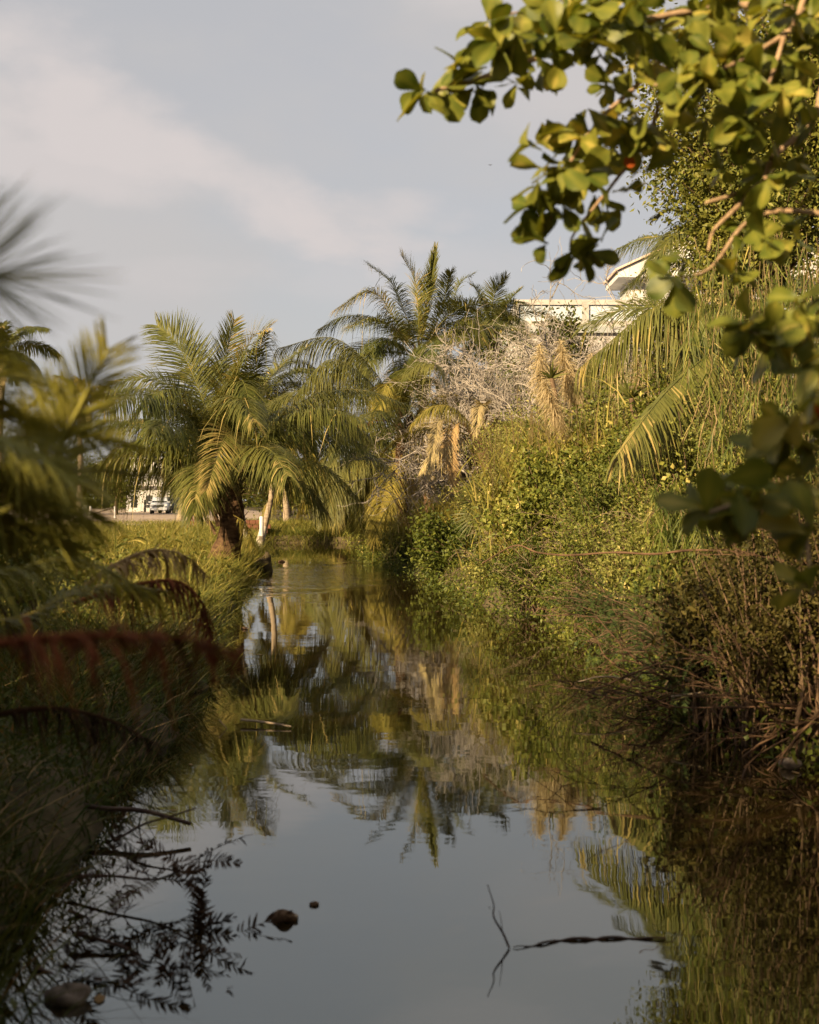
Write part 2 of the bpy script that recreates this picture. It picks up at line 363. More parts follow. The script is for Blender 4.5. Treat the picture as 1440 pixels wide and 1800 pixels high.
def blob(mb, c, r, seed=0, amp=0.15, nu=14, nv=9, tint=0.5):
    g = np.random.default_rng(seed); ph = g.uniform(0, 6.28, (6, 2)); fr = g.integers(1, 4, (6, 2))
    th = np.linspace(0, 2 * np.pi, nu, endpoint=False); la = np.linspace(-np.pi / 2, np.pi / 2, nv)
    T, A = np.meshgrid(th, la)
    k = 1 + amp * sum(np.sin(T * fr[i, 0] + ph[i, 0]) * np.cos(A * fr[i, 1] + ph[i, 1]) for i in range(6)) / 3
    V = np.stack([np.cos(A) * np.cos(T) * k * r[0] + c[0], np.cos(A) * np.sin(T) * k * r[1] + c[1], np.sin(A) * k * r[2] + c[2]], -1)
    q = [(j * nu + i, j * nu + (i + 1) % nu, (j + 1) * nu + (i + 1) % nu, (j + 1) * nu + i) for j in range(nv - 1) for i in range(nu)]
    mb.add(V.reshape(-1, 3), q, tint=tint)

# ------------------------------------------------------------------ terrain, water, road
LY = [2.4, 4.75, 6.4, 8.1, 9.7, 13.7, 20, 24.3, 31, 36.4, 46, 54, 58.5]
LX = [-1.2, -1.38, -1.72, -1.72, -1.8, -2.05, -2.85, -3.15, -3.75, -3.95, -5.3, -6.0, -6.3]
RY = [2.4, 4.75, 8.9, 10.2, 12.5, 15, 20, 23.6, 31, 36, 46, 58.5]
RX = [2.0, 2.1, 2.85, 2.75, 2.6, 2.5, 2.35, 1.3, 0.6, -0.35, -1.5, -1.9]
def xl(y): return np.interp(y, LY, LX)
def xr(y): return np.interp(y, RY, RX)
def sst(a, b, x):
    u = np.clip((x - a) / (b - a), 0, 1); return u * u * (3 - 2 * u)
def dland(x, y):
    w_ = 0.10 * np.sin(1.9 * y + 0.5) + 0.06 * np.sin(4.3 * y + 1) + 0.05 * np.sin(9.1 * y)
    return np.maximum(np.maximum(xl(y) - x + w_, x - xr(y) + w_), np.maximum(y - 58.5, 2.4 - y))
def gz(x, y):
    x = np.asarray(x, float); y = np.asarray(y, float)
    d = dland(x, y)
    z = -0.55 + 0.90 * sst(-0.35, 0.55, d) + 0.25 * sst(0.5, 4, d)
    right = x - xr(y)
    z = z + 1.1 * sst(0.8, 7, right) * (1 - sst(55, 75, y))
    z = z + (0.05 * np.sin(0.9 * x + 1.3 * y) + 0.04 * np.sin(2.3 * x - 1.7 * y)) * sst(0, 1, d) * (1 - sst(60, 90, y))
    return z
def grid_sheet(name, xs, ys, zf, mat):
    X, Y = np.meshgrid(xs, ys); Z = zf(X, Y)
    V = np.stack([X, Y, Z], -1).reshape(-1, 3); nx, ny = len(xs), len(ys)
    i, j = np.meshgrid(np.arange(nx - 1), np.arange(ny - 1)); b = (j * nx + i).ravel()
    mb = MB(); mb.add(V, np.stack([b, b + 1, b + nx + 1, b + nx], -1)); return mb.build(name, mat)
xs = np.concatenate([[-2500, -1000, -400, -180, -90, -50, -32, -24, -18], np.arange(-14, 14.01, 0.28), [18, 24, 32, 50, 90, 180, 400, 1000, 2500]])
ys = np.concatenate([[-600, -200, -80, -40, -20, -10, -5], np.arange(-2, 62, 0.3), [64, 68, 74, 82, 95, 120, 160, 240, 400, 800, 1600, 3000]])
g = grid_sheet('ground', xs, ys, gz, M['soil']); tag(g, 'brown soil of the canal banks', kind='structure')
mb = MB(); mb.add([(-14, 1.2, 0), (8, 1.2, 0), (8, 61, 0), (-14, 61, 0)], [(0, 1, 2, 3)])
o = mb.build('water', M['water']); tag(o, 'still brown canal water mirroring palms and sky', kind='structure')
mb = MB()
rp = np.array([(-24, 66), (-7.5, 66), (-10, 90), (-14, 135), (-24, 190), (-46, 190), (-38, 110), (-32, 80)], float)
rv = np.column_stack([rp, gz(rp[:, 0], rp[:, 1]) + 0.03]); mb.add(rv, [(0, 1, 2, 7), (7, 2, 3, 6), (6, 3, 4, 5)])
o = mb.build('dirt_road', M['dirt']); tag(o, 'pale dirt road beyond the grassy bank', kind='structure')

# ------------------------------------------------------------------ plant builders
def frond_mesh(mb, pts, llen=0.8, nleaf=62, wid=0.035, droop=0.6, vee=0.25, roll=0.0, r0=0.022, start=0.14, tintc=0.45, seed=None, spread=(1.3, 0.55), gap=0.0, k=3, tipl=0.35, mess=0.09):
    """one pinnate palm leaf along the rib pts; leaflets on both sides"""
    g_ = np.random.default_rng(seed) if seed is not None else rng
    c = curve(pts, 26)
    seg = np.linalg.norm(np.diff(c, axis=0), axis=1); s = np.concatenate([[0], np.cumsum(seg)]); s /= s[-1]
    T = nrm(np.gradient(c, axis=0))
    S = np.cross(T, (0, 0, 1.0)); bad = np.linalg.norm(S, axis=1) < 0.15
    S[bad] = S[~bad].mean(0) if (~bad).any() else (1, 0, 0)
    S = nrm(S)
    # keep side vectors consistent through vertical stretches
    for i in range(1, len(S)):
        if (S[i] * S[i - 1]).sum() < 0: S[i] = -S[i]
    Nn = np.cross(S, T)
    S, Nn = S * math.cos(roll) + Nn * math.sin(roll), Nn * math.cos(roll) - S * math.sin(roll)
    tubes(mb, c, r0 * (1 - 0.88 * s), 5, tint=0.8)
    if nleaf >= 40 and k >= 3: nleaf = int(nleaf * 2.2)
    tl = np.linspace(start, 0.995, nleaf)
    for sd in (-1, 1):
        t_ = np.clip(tl + g_.normal(0, 0.35 / nleaf, nleaf), 0, 1)
        if gap > 0: t_ = t_[g_.random(len(t_)) > gap]
        n = len(t_)
        ip = lambda A: np.stack([np.interp(t_, s, A[:, i]) for i in range(3)], -1)
        p, tt, ss, nn = ip(c), nrm(ip(T)), nrm(ip(S)), nrm(ip(Nn))
        x = (t_ - start) / (1 - start)
        ang = spread[0] + (spread[1] - spread[0]) * x + g_.normal(0, mess, n)
        ve = vee + g_.normal(0, 0.03 + mess, n)
        d = nrm(tt * np.cos(ang)[:, None] + ss * (sd * np.sin(ang))[:, None] + nn * ve[:, None])
        ln = llen * np.interp(x, [0, 0.12, 0.4, 0.75, 1], [0.55, 0.85, 1.0, 0.72, tipl]) * g_.uniform(1 - 1.6 * mess, 1 + 1.3 * mess, n)
        hz = np.sqrt(np.clip(1 - d[:, 2] ** 2, 0.05, 1))
        be = np.zeros((n, 3)); be[:, 2] = -droop * hz * g_.uniform(0.7, 1.3, n)
        be += d * (-0.25 * droop * hz)[:, None]
        brk = g_.random(n) < .04; be[brk, 2] -= g_.uniform(.3, .9, int(brk.sum())); d[brk] = nrm(d[brk] + g_.normal(0, .25, (int(brk.sum()), 3)))
        be[:, :2] += g_.normal(0, 0.05, (n, 2))
        wdv = nrm(np.cross(d, nn) * 0.9 + g_.normal(0, 0.12, (n, 3)) * 0.6)
        wdv = nrm(wdv - d * (wdv * d).sum(-1)[:, None])
        strips(mb, p, d, ln, np.full(n, wid) * g_.uniform(0.8, 1.2, n), wdv, be, k, prof=np.interp(np.linspace(0, 1, k + 1), [0, 0.2, 0.6, 1], [0.6, 1, 0.8, 0.05]), tint=np.clip(tintc + g_.normal(0, 0.16 + .2 * (mess > .3), n) + .35 * brk + .25 * (x > .93), 0, 1))

def arc(base, azi, el0, length, bend, n=5, sway=0.0):
    """rib that leaves base at elevation el0 and bends down"""
    pts = [np.array(base, float)]
    for i in range(1, n):
        u = (i - 0.5) / (n - 1); e = el0 - bend * u ** 1.25; a = azi + sway * u
        pts.append(pts[-1] + length / (n - 1) * np.array([math.cos(a) * math.cos(e), math.sin(a) * math.cos(e), math.sin(e)]))
    return np.array(pts)

def palm(name, label, group, base, crown, trunk_r, trunk_mat, hero, nrand, flen, llen=0.8, frond_mat='palm', nleaf=62, nuts=0, seed=0, dead=0, el_range=(1.35, -0.35), az_range=(0, 6.283), wid=0.026, lime=None, husk=True, droop=0.6):
    g_ = np.random.default_rng(seed)
    base = np.array(base, float); crown = np.array(crown, float)
    root = thing(name, label, 'palm tree', base, group)
    mid = (base + crown) / 2 + np.array([g_.normal(0, 0.06), g_.normal(0, 0.06), 0]) * np.linalg.norm(crown - base)
    nseg = max(14, int(np.linalg.norm(crown - base) * 7))
    c = curve([base - (0, 0, 0.2), mid, crown], nseg)
    u = np.linspace(0, 1, nseg)
    rr = trunk_r * (1.35 - 0.45 * np.clip(u * 3, 0, 1) - 0.12 * u) * (1 + 0.06 * (np.arange(nseg) % 2))
    mb = MB(); tubes(mb, c, rr, 12, cap=True); tk = mb.build('trunk', M[trunk_mat], root)
    if lime is not None:      # whitewashed lower part
        kk = max(4, int(nseg * lime)); mb = MB(); tubes(mb, c[:kk], rr[:kk] + 0.006, 12); mb.build('lime_wash', M['lime'], root)
    if husk:
        mb = MB(); nb = 46 if trunk_r < .3 else 90
        az_ = g_.uniform(0, 6.283, nb); zz = g_.uniform(-0.9 if trunk_r < .3 else -1.5, 0.25, nb)
        dr = np.stack([np.cos(az_), np.sin(az_), np.zeros(nb)], -1)
        p0 = crown + dr * trunk_r * 0.9 + np.stack([0 * zz, 0 * zz, zz], -1)
        d = nrm(dr * 0.45 + np.array([0, 0, 0.9]))
        side = nrm(np.cross(d, dr) + g_.normal(0, 0.1, (nb, 3)))
        strips(mb, p0, d, g_.uniform(0.3, 0.55, nb), g_.uniform(0.12, 0.22, nb), side, dr * 0.25, 3, [1, 0.7, 0.4, 0.2], g_.random(nb))
        mb.build('leaf_base', M['husk'], root)
    k = 0
    for h in hero:
        pts, opt = h[0], (h[1] if len(h) > 1 else {})
        o_ = dict(opt); mt = o_.pop('mat', frond_mat)
        mb = MB()
        kw = dict(llen=llen, nleaf=nleaf, wid=wid, droop=droop, gap=.04, mess=.075, seed=seed * 100 + k, tintc=g_.uniform(0.3, 0.6), roll=g_.normal(0, 0.25)); kw.update(o_)
        frond_mesh(mb, pts, **kw); mb.build('frond', M[mt], root); k += 1
    for i in range(nrand):
        f = (i + 0.5) / nrand
        a = az_range[0] + ((i * 2.39996 + seed) % 6.283) / 6.283 * (az_range[1] - az_range[0])
        e = el_range[0] + (el_range[1] - el_range[0]) * f ** 1.1 + g_.normal(0, 0.08)
        ln = flen * g_.uniform(0.85, 1.1) * (0.75 + 0.35 * math.sin(math.pi * min(1, f + 0.15)))
        pts = arc(crown + np.array([math.cos(a), math.sin(a), 0]) * trunk_r * 0.5, a, e, ln, 1.0 + 0.75 * g_.random() + 0.25 * (e > 0.9), sway=g_.normal(0, 0.25))
        mb = MB(); isdead = i >= nrand - dead
        frond_mesh(mb, pts, llen=llen * (0.8 if isdead else 1), nleaf=nleaf, wid=wid, droop=droop * (1.4 if isdead else 1) * g_.uniform(0.7, 1.4), seed=seed * 100 + 60 + i, tintc=g_.uniform(0.25, 0.65), roll=g_.normal(0, 0.3), gap=0.25 if isdead else .05, mess=.08)
        mb.build('frond', M['palm_dry' if isdead else frond_mat], root)
    for i in range(nuts):
        a = g_.uniform(0, 6.283); mb = MB(); r_ = g_.uniform(0.09, 0.12)
        blob(mb, crown + np.array([math.cos(a) * 0.32, math.sin(a) * 0.32, -0.25 - 0.2 * g_.random()]), (r_, r_, r_ * 1.25), i, 0.06, 12, 8); mb.build('coconut', M['green_nut'], root)
    return root

def shrub(name, label, cat, base, centre, rad, ntw, lpt, leaf, mat, stem='twig_dark', group=None, seed=0, tight=1.0, up=0.5, kind=None, aspect=0.5, rs=0.010, zmin=None, leafname='foliage', trunk=None, start=0.5, spreadbase=0.35, clear=False):
    """stems fan out from the base to the ends that fill an uneven ellipsoid; leaves sit in clumps on the outer twigs"""
    g_ = np.random.default_rng(seed)
    base = np.array(base, float); centre = np.array(centre, float); rad = np.array(rad, float)
    root = thing(name, label, cat, base, group)
    dr = rdir(ntw, g_); rr = g_.random(ntw) ** 0.38
    lump = 1 + 0.33 * np.sin(dr[:, 0] * 5 + seed) * np.cos(dr[:, 2] * 4 + 2 * seed) + 0.12 * np.sin(dr[:, 1] * 9 + seed)
    ends = centre + dr * (rr * lump)[:, None] * rad
    if zmin is not None: ends[:, 2] = np.maximum(ends[:, 2], zmin + 0.15 * g_.random(ntw))
    b0 = base + np.column_stack([g_.normal(0, spreadbase, ntw) * rad[0] * 0.5, g_.normal(0, spreadbase, ntw) * rad[1] * 0.5, np.zeros(ntw)])
    if trunk:
        tp = base + (centre - base) * trunk[1]
        mb = MB(); c = curve([base - (0, 0, .2), base + (tp - base) * 0.5 + g_.normal(0, 0.08, 3) * np.linalg.norm(tp - base) * 0.5, tp], 12)
        tubes(mb, c, np.linspace(trunk[0] * 1.3, trunk[0] * 0.75, 12), 9); mb.build('trunk', M[stem], root)
        b0 = np.repeat(tp[None], ntw, 0)
    u = np.linspace(0, 1, 5)[None, :, None]
    midp = b0 + (ends - b0) * 0.5 + np.column_stack([np.zeros(ntw), np.zeros(ntw), 0.18 * np.linalg.norm(ends - b0, axis=1)]) + g_.normal(0, 0.07, (ntw, 3)) * rad
    PT = (1 - u) ** 2 * b0[:, None] + 2 * u * (1 - u) * midp[:, None] + u ** 2 * ends[:, None]
    ns = min(ntw, 260)
    mb = MB(); tubes(mb, PT[:ns], np.linspace(1, 0.3, 5)[None] * g_.uniform(0.6, 1.4, (ns, 1)) * (rs if not trunk else trunk[0] * 0.16), 4)
    mb.build('branches' if trunk else 'stems', M[stem], root)
    n = ntw * lpt
    ti = np.repeat(np.arange(ntw), lpt)
    f = start + (1 - start) * g_.random(n) ** 0.6
    x = f * 4; i0 = np.minimum(x.astype(int), 3); fr = (x - i0)[:, None]
    p = PT[ti, i0] * (1 - fr) + PT[ti, i0 + 1] * fr + g_.normal(0, 1, (n, 3)) * leaf * 2.1 * tight
    d = nrm((ends - midp)[ti] / np.linalg.norm(rad) * 0.6 + rdir(n, g_) + np.array([0, 0, -0.15]))
    nv = nrm(rdir(n, g_) + np.array([0, 0, up]))
    if zmin is not None: p[:, 2] = np.maximum(p[:, 2], zmin)
    if clear: p[(p[:, 1] > -1.2) & (np.abs(p[:, 0]) < 1.3 + 0.45 * np.maximum(p[:, 1], 0)), 2] = -0.3
    ln = leaf * g_.uniform(0.6, 1.35, n)
    tw = np.repeat(g_.normal(0.42, 0.15, ntw), lpt) + g_.normal(0, 0.14, n)
    tw += (g_.random(n) < 0.03) * 0.6
    mb = MB(); leaves(mb, p, d, nv, ln, ln * aspect * g_.uniform(0.8, 1.2, n), np.clip(tw, 0, 1))
    mb.build(leafname, M[mat], root)
    return root

def grow(p0, d0, L0, R0, levels, g_, k=6, wig=0.25, grav=0.0):
    """branching polylines level by level"""
    outl = []; p0 = np.asarray(p0, float); d0 = nrm(np.asarray(d0, float)); L0 = np.asarray(L0, float); R0 = np.asarray(R0, float)
    for li in range(len(levels) + 1):
        n = len(p0); pts = [p0]; d = d0.copy()
        for j in range(k - 1):
            d = nrm(d + g_.normal(0, wig, (n, 3)) + np.array([0, 0, grav]))
            pts.append(pts[-1] + d * (L0 / (k - 1))[:, None])
        PT = np.stack(pts, 1); RD = R0[:, None] * np.linspace(1, 0.45, k)[None]
        outl.append((PT, RD))
        if li == len(levels): break
        nc, lr, spread_ = levels[li]
        idx = np.repeat(np.arange(n), nc); f = g_.uniform(0.25, 1.0, len(idx)) * (k - 1)
        i0 = np.minimum(f.astype(int), k - 2); fr = (f - i0)[:, None]
        p0 = PT[idx, i0] * (1 - fr) + PT[idx, i0 + 1] * fr
        d0 = nrm(nrm(PT[idx, i0 + 1] - PT[idx, i0]) + rdir(len(idx), g_) * spread_)
        L0 = L0[idx] * lr * g_.uniform(0.6, 1.3, len(idx)); R0 = R0[idx] * 0.58
    return outl

def bare(name, label, cat, base, dirs, length, r0, levels, mat, seed, group=None, wig=0.25, grav=0.0, sides=4, rmin=0.003):
    g_ = np.random.default_rng(seed); base = np.array(base, float); n = len(dirs)
    root = thing(name, label, cat, base, group)
    lv = grow(np.repeat(base[None], n, 0) + g_.normal(0, 0.05, (n, 3)), dirs, np.full(n, length) * g_.uniform(0.8, 1.2, n), np.full(n, r0), levels, g_, wig=wig, grav=grav)
    for i, (PT, RD) in enumerate(lv):
        if i == 0: mb = MB()
        if i == 2: mb.build('branches', M[mat], root); mb = MB()
        tubes(mb, PT, np.maximum(RD, rmin), sides if i < 2 else 3)
    tw_ = mb.build('twigs' if len(lv) > 2 else 'branches', M[mat], root)
    if len(lv) > 2: tag(tw_, kind='stuff')
    return root

def fan_leaf(mb, c, axis, nrmv, rad, n=34, spread_=2.6, wid=0.03, droop=0.15, g_=rng, tintc=0.4):
    axis = nrm(np.asarray(axis, float)); nrmv = np.asarray(nrmv, float); s = nrm(np.cross(axis, nrmv)); nrmv = np.cross(s, axis)
    a = np.linspace(-spread_, spread_, n) + g_.normal(0, 0.02, n)
    d = nrm(axis * np.cos(a)[:, None] + s * np.sin(a)[:, None] + nrmv * 0.18 * np.cos(np.arange(n) * np.pi)[:, None] * 0.3)
    side = nrm(np.cross(d, nrmv + g_.normal(0, 0.2, (n, 3))))
    be = np.zeros((n, 3)); be[:, 2] = -droop
    strips(mb, np.repeat(np.asarray(c, float)[None], n, 0), d, rad * g_.uniform(0.85, 1.08, n), np.full(n, wid), side, be, 4, [0.15, 0.8, 1, 0.6, 0.05], np.clip(tintc + g_.normal(0, 0.15, n), 0, 1))

def grass_field(name, label, mat, n, xf, yf, hr, wd, seed, dmin=0.0, dmax=99, lean=0.35, clump=0.0, over=0.0, dens=None):
    g_ = np.random.default_rng(seed)
    x = g_.uniform(*xf, n * 3); y = yf[0] + (yf[1] - yf[0]) * g_.random(n * 3) ** (dens or 1.0)
    d = dland(x, y); ok = (d > dmin) & (d < dmax)
    pt = np.sin(x * 1.7 + 0.7 * y) * np.sin(y * 1.3 - 0.4 * x) + 0.5 * np.sin(3.1 * x + 2.3 * y)
    ok &= g_.random(n * 3) < 0.62 + clump * pt
    x, y, pt = x[ok][:n], y[ok][:n], pt[ok][:n]; n = len(x)
    p = np.column_stack([x, y, gz(x, y) - 0.03])
    a = g_.uniform(0, 6.283, n); h = g_.uniform(*hr, n) * (0.9 + 0.28 * pt)
    dd = nrm(np.column_stack([np.cos(a) * lean, np.sin(a) * lean, np.ones(n)]) + g_.normal(0, 0.12, (n, 3)))
    be = np.column_stack([np.cos(a), np.sin(a), -0.55 * np.ones(n)]) * g_.uniform(0.1, 0.75, n)[:, None]
    f = g_.uniform(0, 6.283, n)
    side = np.column_stack([np.cos(f), np.sin(f), np.zeros(n)])
    tt = np.clip(0.42 + 0.14 * pt + g_.normal(0, 0.24, n), 0, 1)
    mb = MB(); strips(mb, p, dd, h, wd * g_.uniform(0.6, 1.4, n), side, be, 3, None, tt)
    o_ = mb.build(name, M[mat]); tag(o_, label, 'grass', kind='stuff'); return o_

# ------------------------------------------------------------------ palms in the middle distance
def px(lst, D, dd=0.0):
    n = len(lst); return np.array([P(a, b, D + dd * (i / (n - 1)) ** 1.2) for i, (a, b) in enumerate(lst)])
# the big low palm on the left bank
D = 32.0
bx, by = P(388, 0, D)[0], D
cr = P(398, 838, D)
hero = [
 (px([(396, 830), (352, 690), (312, 605), (276, 572)], D, 1.0), dict(llen=1.38, roll=0.9, droop=0.25, nleaf=80, tintc=0.5)),
 (px([(400, 830), (415, 680), (440, 600), (472, 578)], D, -0.8), dict(llen=1.20, roll=-0.7, droop=0.25, nleaf=80, tintc=0.8)),
 (px([(398, 830), (395, 690), (400, 620), (412, 562)], D, 1.2), dict(llen=0.96, droop=0.15, tintc=0.6)),
 (px([(390, 835), (340, 720), (270, 665), (196, 672)], D, -0.6), dict(llen=1.20, droop=0.7, nleaf=80)),
 (px([(388, 838), (335, 720), (290, 685), (250, 720)], D, -2.4), dict(llen=1.14, droop=0.8, nleaf=80)),
 (px([(388, 842), (310, 775), (240, 742), (180, 752)], D, 0.3), dict(llen=1.14, droop=0.8, nleaf=80)),
 (px([(388, 845), (320, 790), (260, 772), (210, 790)], D, -1.0), dict(llen=0.90, droop=0.7, nleaf=70)),
 (px([(408, 835), (480, 760), (560, 718), (645, 760)], D, 0.8), dict(llen=1.26, droop=0.85, nleaf=95, vee=-0.1)),
 (px([(404, 838), (425, 790), (400, 763), (362, 862)], D, -3.2), dict(llen=0.90, droop=0.3, nleaf=80, tintc=0.9, roll=0.5)),  # front frond: the sunlight on it is put into the higher tint
 (px([(400, 830), (408, 730), (425, 668), (448, 745)], D, -2.6), dict(llen=0.96, droop=0.7, nleaf=70)),
 (px([(405, 830), (440, 720), (490, 648), (548, 605)], D, 1.8), dict(llen=1.14, droop=0.45, nleaf=80)),
 (px([(408, 842), (470, 830), (530, 850), (570, 900)], D, -0.5), dict(llen=0.96, droop=0.8)),
 (px([(398, 830), (370, 720), (345, 640), (330, 600)], D, 2.0), dict(llen=1.14, droop=0.3, nleaf=75)),
 (px([(400, 842), (372, 832), (350, 858), (340, 905)], D, -1.5), dict(llen=0.72, droop=0.8)),
]
palm('coconut_palm', 'big low coconut palm with thick dark trunk on the grassy left bank', 'coconut palms', (bx, by, float(gz(bx, by))), cr, 0.34, 'palm_bark', hero, 20, 4.5, 1.2, 'palm', 74, 3, 3, dead=0, el_range=(1.35, 0.38), droop=0.75)

# the palm whose long fronds arch over the canal
D = 42.0
cr = P(708, 745, D); b = P(722, 930, D)
hero = [
 (px([(704, 740), (660, 655), (585, 594), (488, 612)], D, 0.5), dict(llen=1.32, droop=0.9, nleaf=95, vee=-0.1)),
 (px([(700, 742), (650, 672), (580, 632), (515, 700)], D, -1.5), dict(llen=1.32, droop=0.95, nleaf=95, vee=-0.1)),
 (px([(700, 745), (645, 690), (590, 680), (550, 740)], D, 1.2), dict(llen=1.26, droop=0.9, nleaf=80)),
 (px([(700, 755), (640, 790), (598, 835), (576, 905)], D, -1.0), dict(llen=1.26, droop=0.75, nleaf=85, roll=0.5)),
 (px([(712, 760), (690, 825), (672, 885), (660, 950)], D, -1.6), dict(llen=0.92, droop=0.6, nleaf=70, mat='palm_yellow')),
 (px([(708, 755), (670, 790), (640, 850), (632, 930)], D, 0.8), dict(llen=1.15, droop=0.7, nleaf=80)),
 (px([(700, 740), (690, 690), (680, 675), (668, 720)], D, -1.8), dict(llen=0.92, droop=0.6, mat='palm_yellow')),
 (px([(716, 745), (745, 725), (765, 765), (757, 850)], D, -2.2), dict(llen=0.6, droop=0.2, nleaf=70, mat='palm_dry', spread=(0.8, 0.3))),
 (px([(716, 745), (770, 700), (820, 700), (850, 750)], D, -1.0), dict(llen=1.03, droop=0.8, mat='palm_yellow')),
 (px([(700, 748), (655, 745), (610, 755), (580, 800)], D, -0.5), dict(llen=1.03, droop=0.8)),
 (px([(704, 750), (680, 740), (650, 742), (625, 752)], D, -1.8), dict(llen=0.29, droop=0.5, mat='palm_dead', nleaf=24)),
]
palm('coconut_palm', 'palm with long fronds arching left over the canal, in front of bare shrub', 'coconut palms', (b[0], D, float(gz(b[0], D))), cr, 0.22, 'palm_bark', hero, 10, 4.8, 1.2, 'palm_dark', 76, 0, 5, dead=2, el_range=(1.0, -0.5), droop=0.8)

# the tall palm in the centre
D = 47.0
cr = P(738, 628, D); b = P(760, 930, D)
hero = [
 (px([(738, 620), (750, 540), (758, 490), (766, 437)], D, 0.6), dict(llen=0.85, droop=0.05, nleaf=80, spread=(0.7, 0.15), vee=0.5)),
 (px([(736, 620), (735, 540), (728, 490), (706, 450)], D, -0.6), dict(llen=1.3, droop=0.2, nleaf=85, roll=0.6, tintc=0.7)),
 (px([(734, 620), (715, 560), (690, 500), (646, 464)], D, 0.8), dict(llen=1.2, droop=0.35, nleaf=80)),
 (px([(732, 624), (700, 570), (655, 512), (592, 543)], D, -0.8), dict(llen=1.2, droop=0.6, nleaf=85, tintc=0.75)),
 (px([(732, 626), (690, 600), (660, 600), (640, 660)], D, -1.5), dict(llen=1.1, droop=0.8)),
 (px([(742, 620), (785, 560), (808, 500), (834, 480)], D, 0.5), dict(llen=1.0, droop=0.4, nleaf=70)),
 (px([(742, 620), (775, 550), (786, 500), (792, 478)], D, -1.0), dict(llen=0.95, droop=0.2, nleaf=70)),
 (px([(744, 622), (800, 575), (830, 560), (850, 600)], D, -1.2), dict(llen=0.85, droop=0.7)),
 (px([(736, 630), (715, 640), (700, 680), (705, 720)], D, -1.2), dict(llen=0.85, droop=0.5)),
]
palm('coconut_palm', 'tallest palm in the centre with an upright spear frond at its top', 'coconut palms', (b[0], D, float(gz(b[0], D))), cr, 0.2, 'palm_bark', hero, 14, 4.0, 1.25, 'palm', 80, 2, 7, el_range=(1.2, -0.3), droop=0.5)

D = 51.0
cr = P(868, 585, D); b = P(880, 930, D)
hero = [(px([(866, 580), (850, 540), (838, 510), (826, 500)], D, .5), dict(llen=0.85, droop=0.2)),
 (px([(868, 580), (866, 540), (872, 510), (890, 486)], D, -.5), dict(llen=0.85, droop=0.1)),
 (px([(870, 580), (885, 545), (898, 525), (916, 508)], D, .5), dict(llen=0.8, droop=0.2)),
 (px([(872, 580), (895, 560), (910, 560), (920, 580)], D, -1), dict(llen=0.75, droop=0.5)),
 (px([(864, 580), (840, 560), (822, 565), (812, 600)], D, -1), dict(llen=0.85, droop=0.6))]
palm('coconut_palm', 'short-fronded palm crown between the tallest palm and the white terrace', 'coconut palms', (b[0], D, float(gz(b[0], D))), cr, 0.18, 'palm_bark', hero, 14, 2.3, 0.85, 'palm', 56, 0, 9, el_range=(1.2, -0.2), droop=0.3)

# low palm with dead skirt under the bare shrub
D = 36.5
cr = P(842, 770, D); b = P(838, 930, D)
hero = [(px([(836, 765), (805, 745), (790, 790), (800, 862)], D, -1.2), dict(llen=0.5, droop=0.25, mat='palm_brown', nleaf=60, spread=(0.9, 0.4), tintc=0.9)),
 (px([(834, 765), (780, 738), (764, 770), (752, 842)], D, -1.8), dict(llen=0.42, droop=0.2, mat='palm_dry', nleaf=60, spread=(0.7, 0.3))),
 (px([(840, 760), (850, 715), (842, 720), (836, 765)], D, -1.6), dict(llen=0.5, droop=0.3, mat='palm_dry', spread=(0.7, 0.3))),
 (px([(846, 765), (880, 740), (890, 780), (880, 850)], D, -1.5), dict(llen=0.5, droop=0.5, mat='palm_yellow')),
 (px([(838, 760), (800, 720), (760, 715), (725, 745)], D, -0.4), dict(llen=0.7, droop=0.8, mat='palm_yellow'))]
palm('coconut_palm', 'squat palm with hanging dead brown fronds below the bare shrub', 'coconut palms', (b[0], D, float(gz(b[0], D))), cr, 0.22, 'palm_bark', hero, 6, 2.4, 0.7, 'palm_yellow', 56, 0, 13, dead=2, el_range=(0.9, -0.6))

# two palms with whitewashed trunks
D = 47.0
b = P(434, 940, D); cr = P(452, 705, D)
palm('coconut_palm', 'palm with whitewashed slim trunk nearest the big palm', 'coconut palms', (b[0], D, float(gz(b[0], D))), cr, 0.095, 'pale_bark', [(px([(470, 700), (500, 660), (540, 650), (570, 700)], D, -1), dict(llen=0.9, droop=0.8))], 13, 3.4, 0.85, 'palm', 56, 0, 15, lime=0.30, el_range=(1.3, -0.4))
D = 49.0
b = P(449, 936, D); cr = P(478, 728, D)
hero = [(px([(526, 725), (490, 690), (450, 700), (430, 760)], D, -1), dict(llen=0.9, droop=0.7)), (px([(530, 725), (560, 690), (590, 700), (610, 750)], D, -1), dict(llen=0.9, droop=0.7))]
palm('coconut_palm', 'leaning palm with wider whitewashed trunk beside the white post', 'coconut palms', (b[0], D, float(gz(b[0], D))), cr, 0.125, 'pale_bark', hero, 13, 3.4, 0.85, 'palm', 56, 0, 17, lime=0.26, el_range=(1.3, -0.4))
# low palm at the canal end; sunlit undersides painted with the yellow leaf colour
D = 52.0
b = P(600, 930, D + 8); cr = P(612, 855, D + 8)
hero = [(px([(610, 850), (570, 850), (500, 852), (465, 905)], D + 7, -3), dict(llen=1.2, droop=0.9, nleaf=85, mat='palm_yellow')),
        (px([(612, 850), (600, 820), (560, 815), (530, 870)], D + 7, -2), dict(llen=1.0, droop=0.9, mat='palm'))]
palm('coconut_palm', 'low palm with fronds coloured as sunlit hanging over the far end of the canal', 'coconut palms', (b[0], D + 8, float(gz(b[0], D + 8))), cr, 0.22, 'palm_bark', hero, 12, 4.0, 1.0, 'palm_yellow', 60, 0, 19, el_range=(1.2, -0.3), droop=0.8)

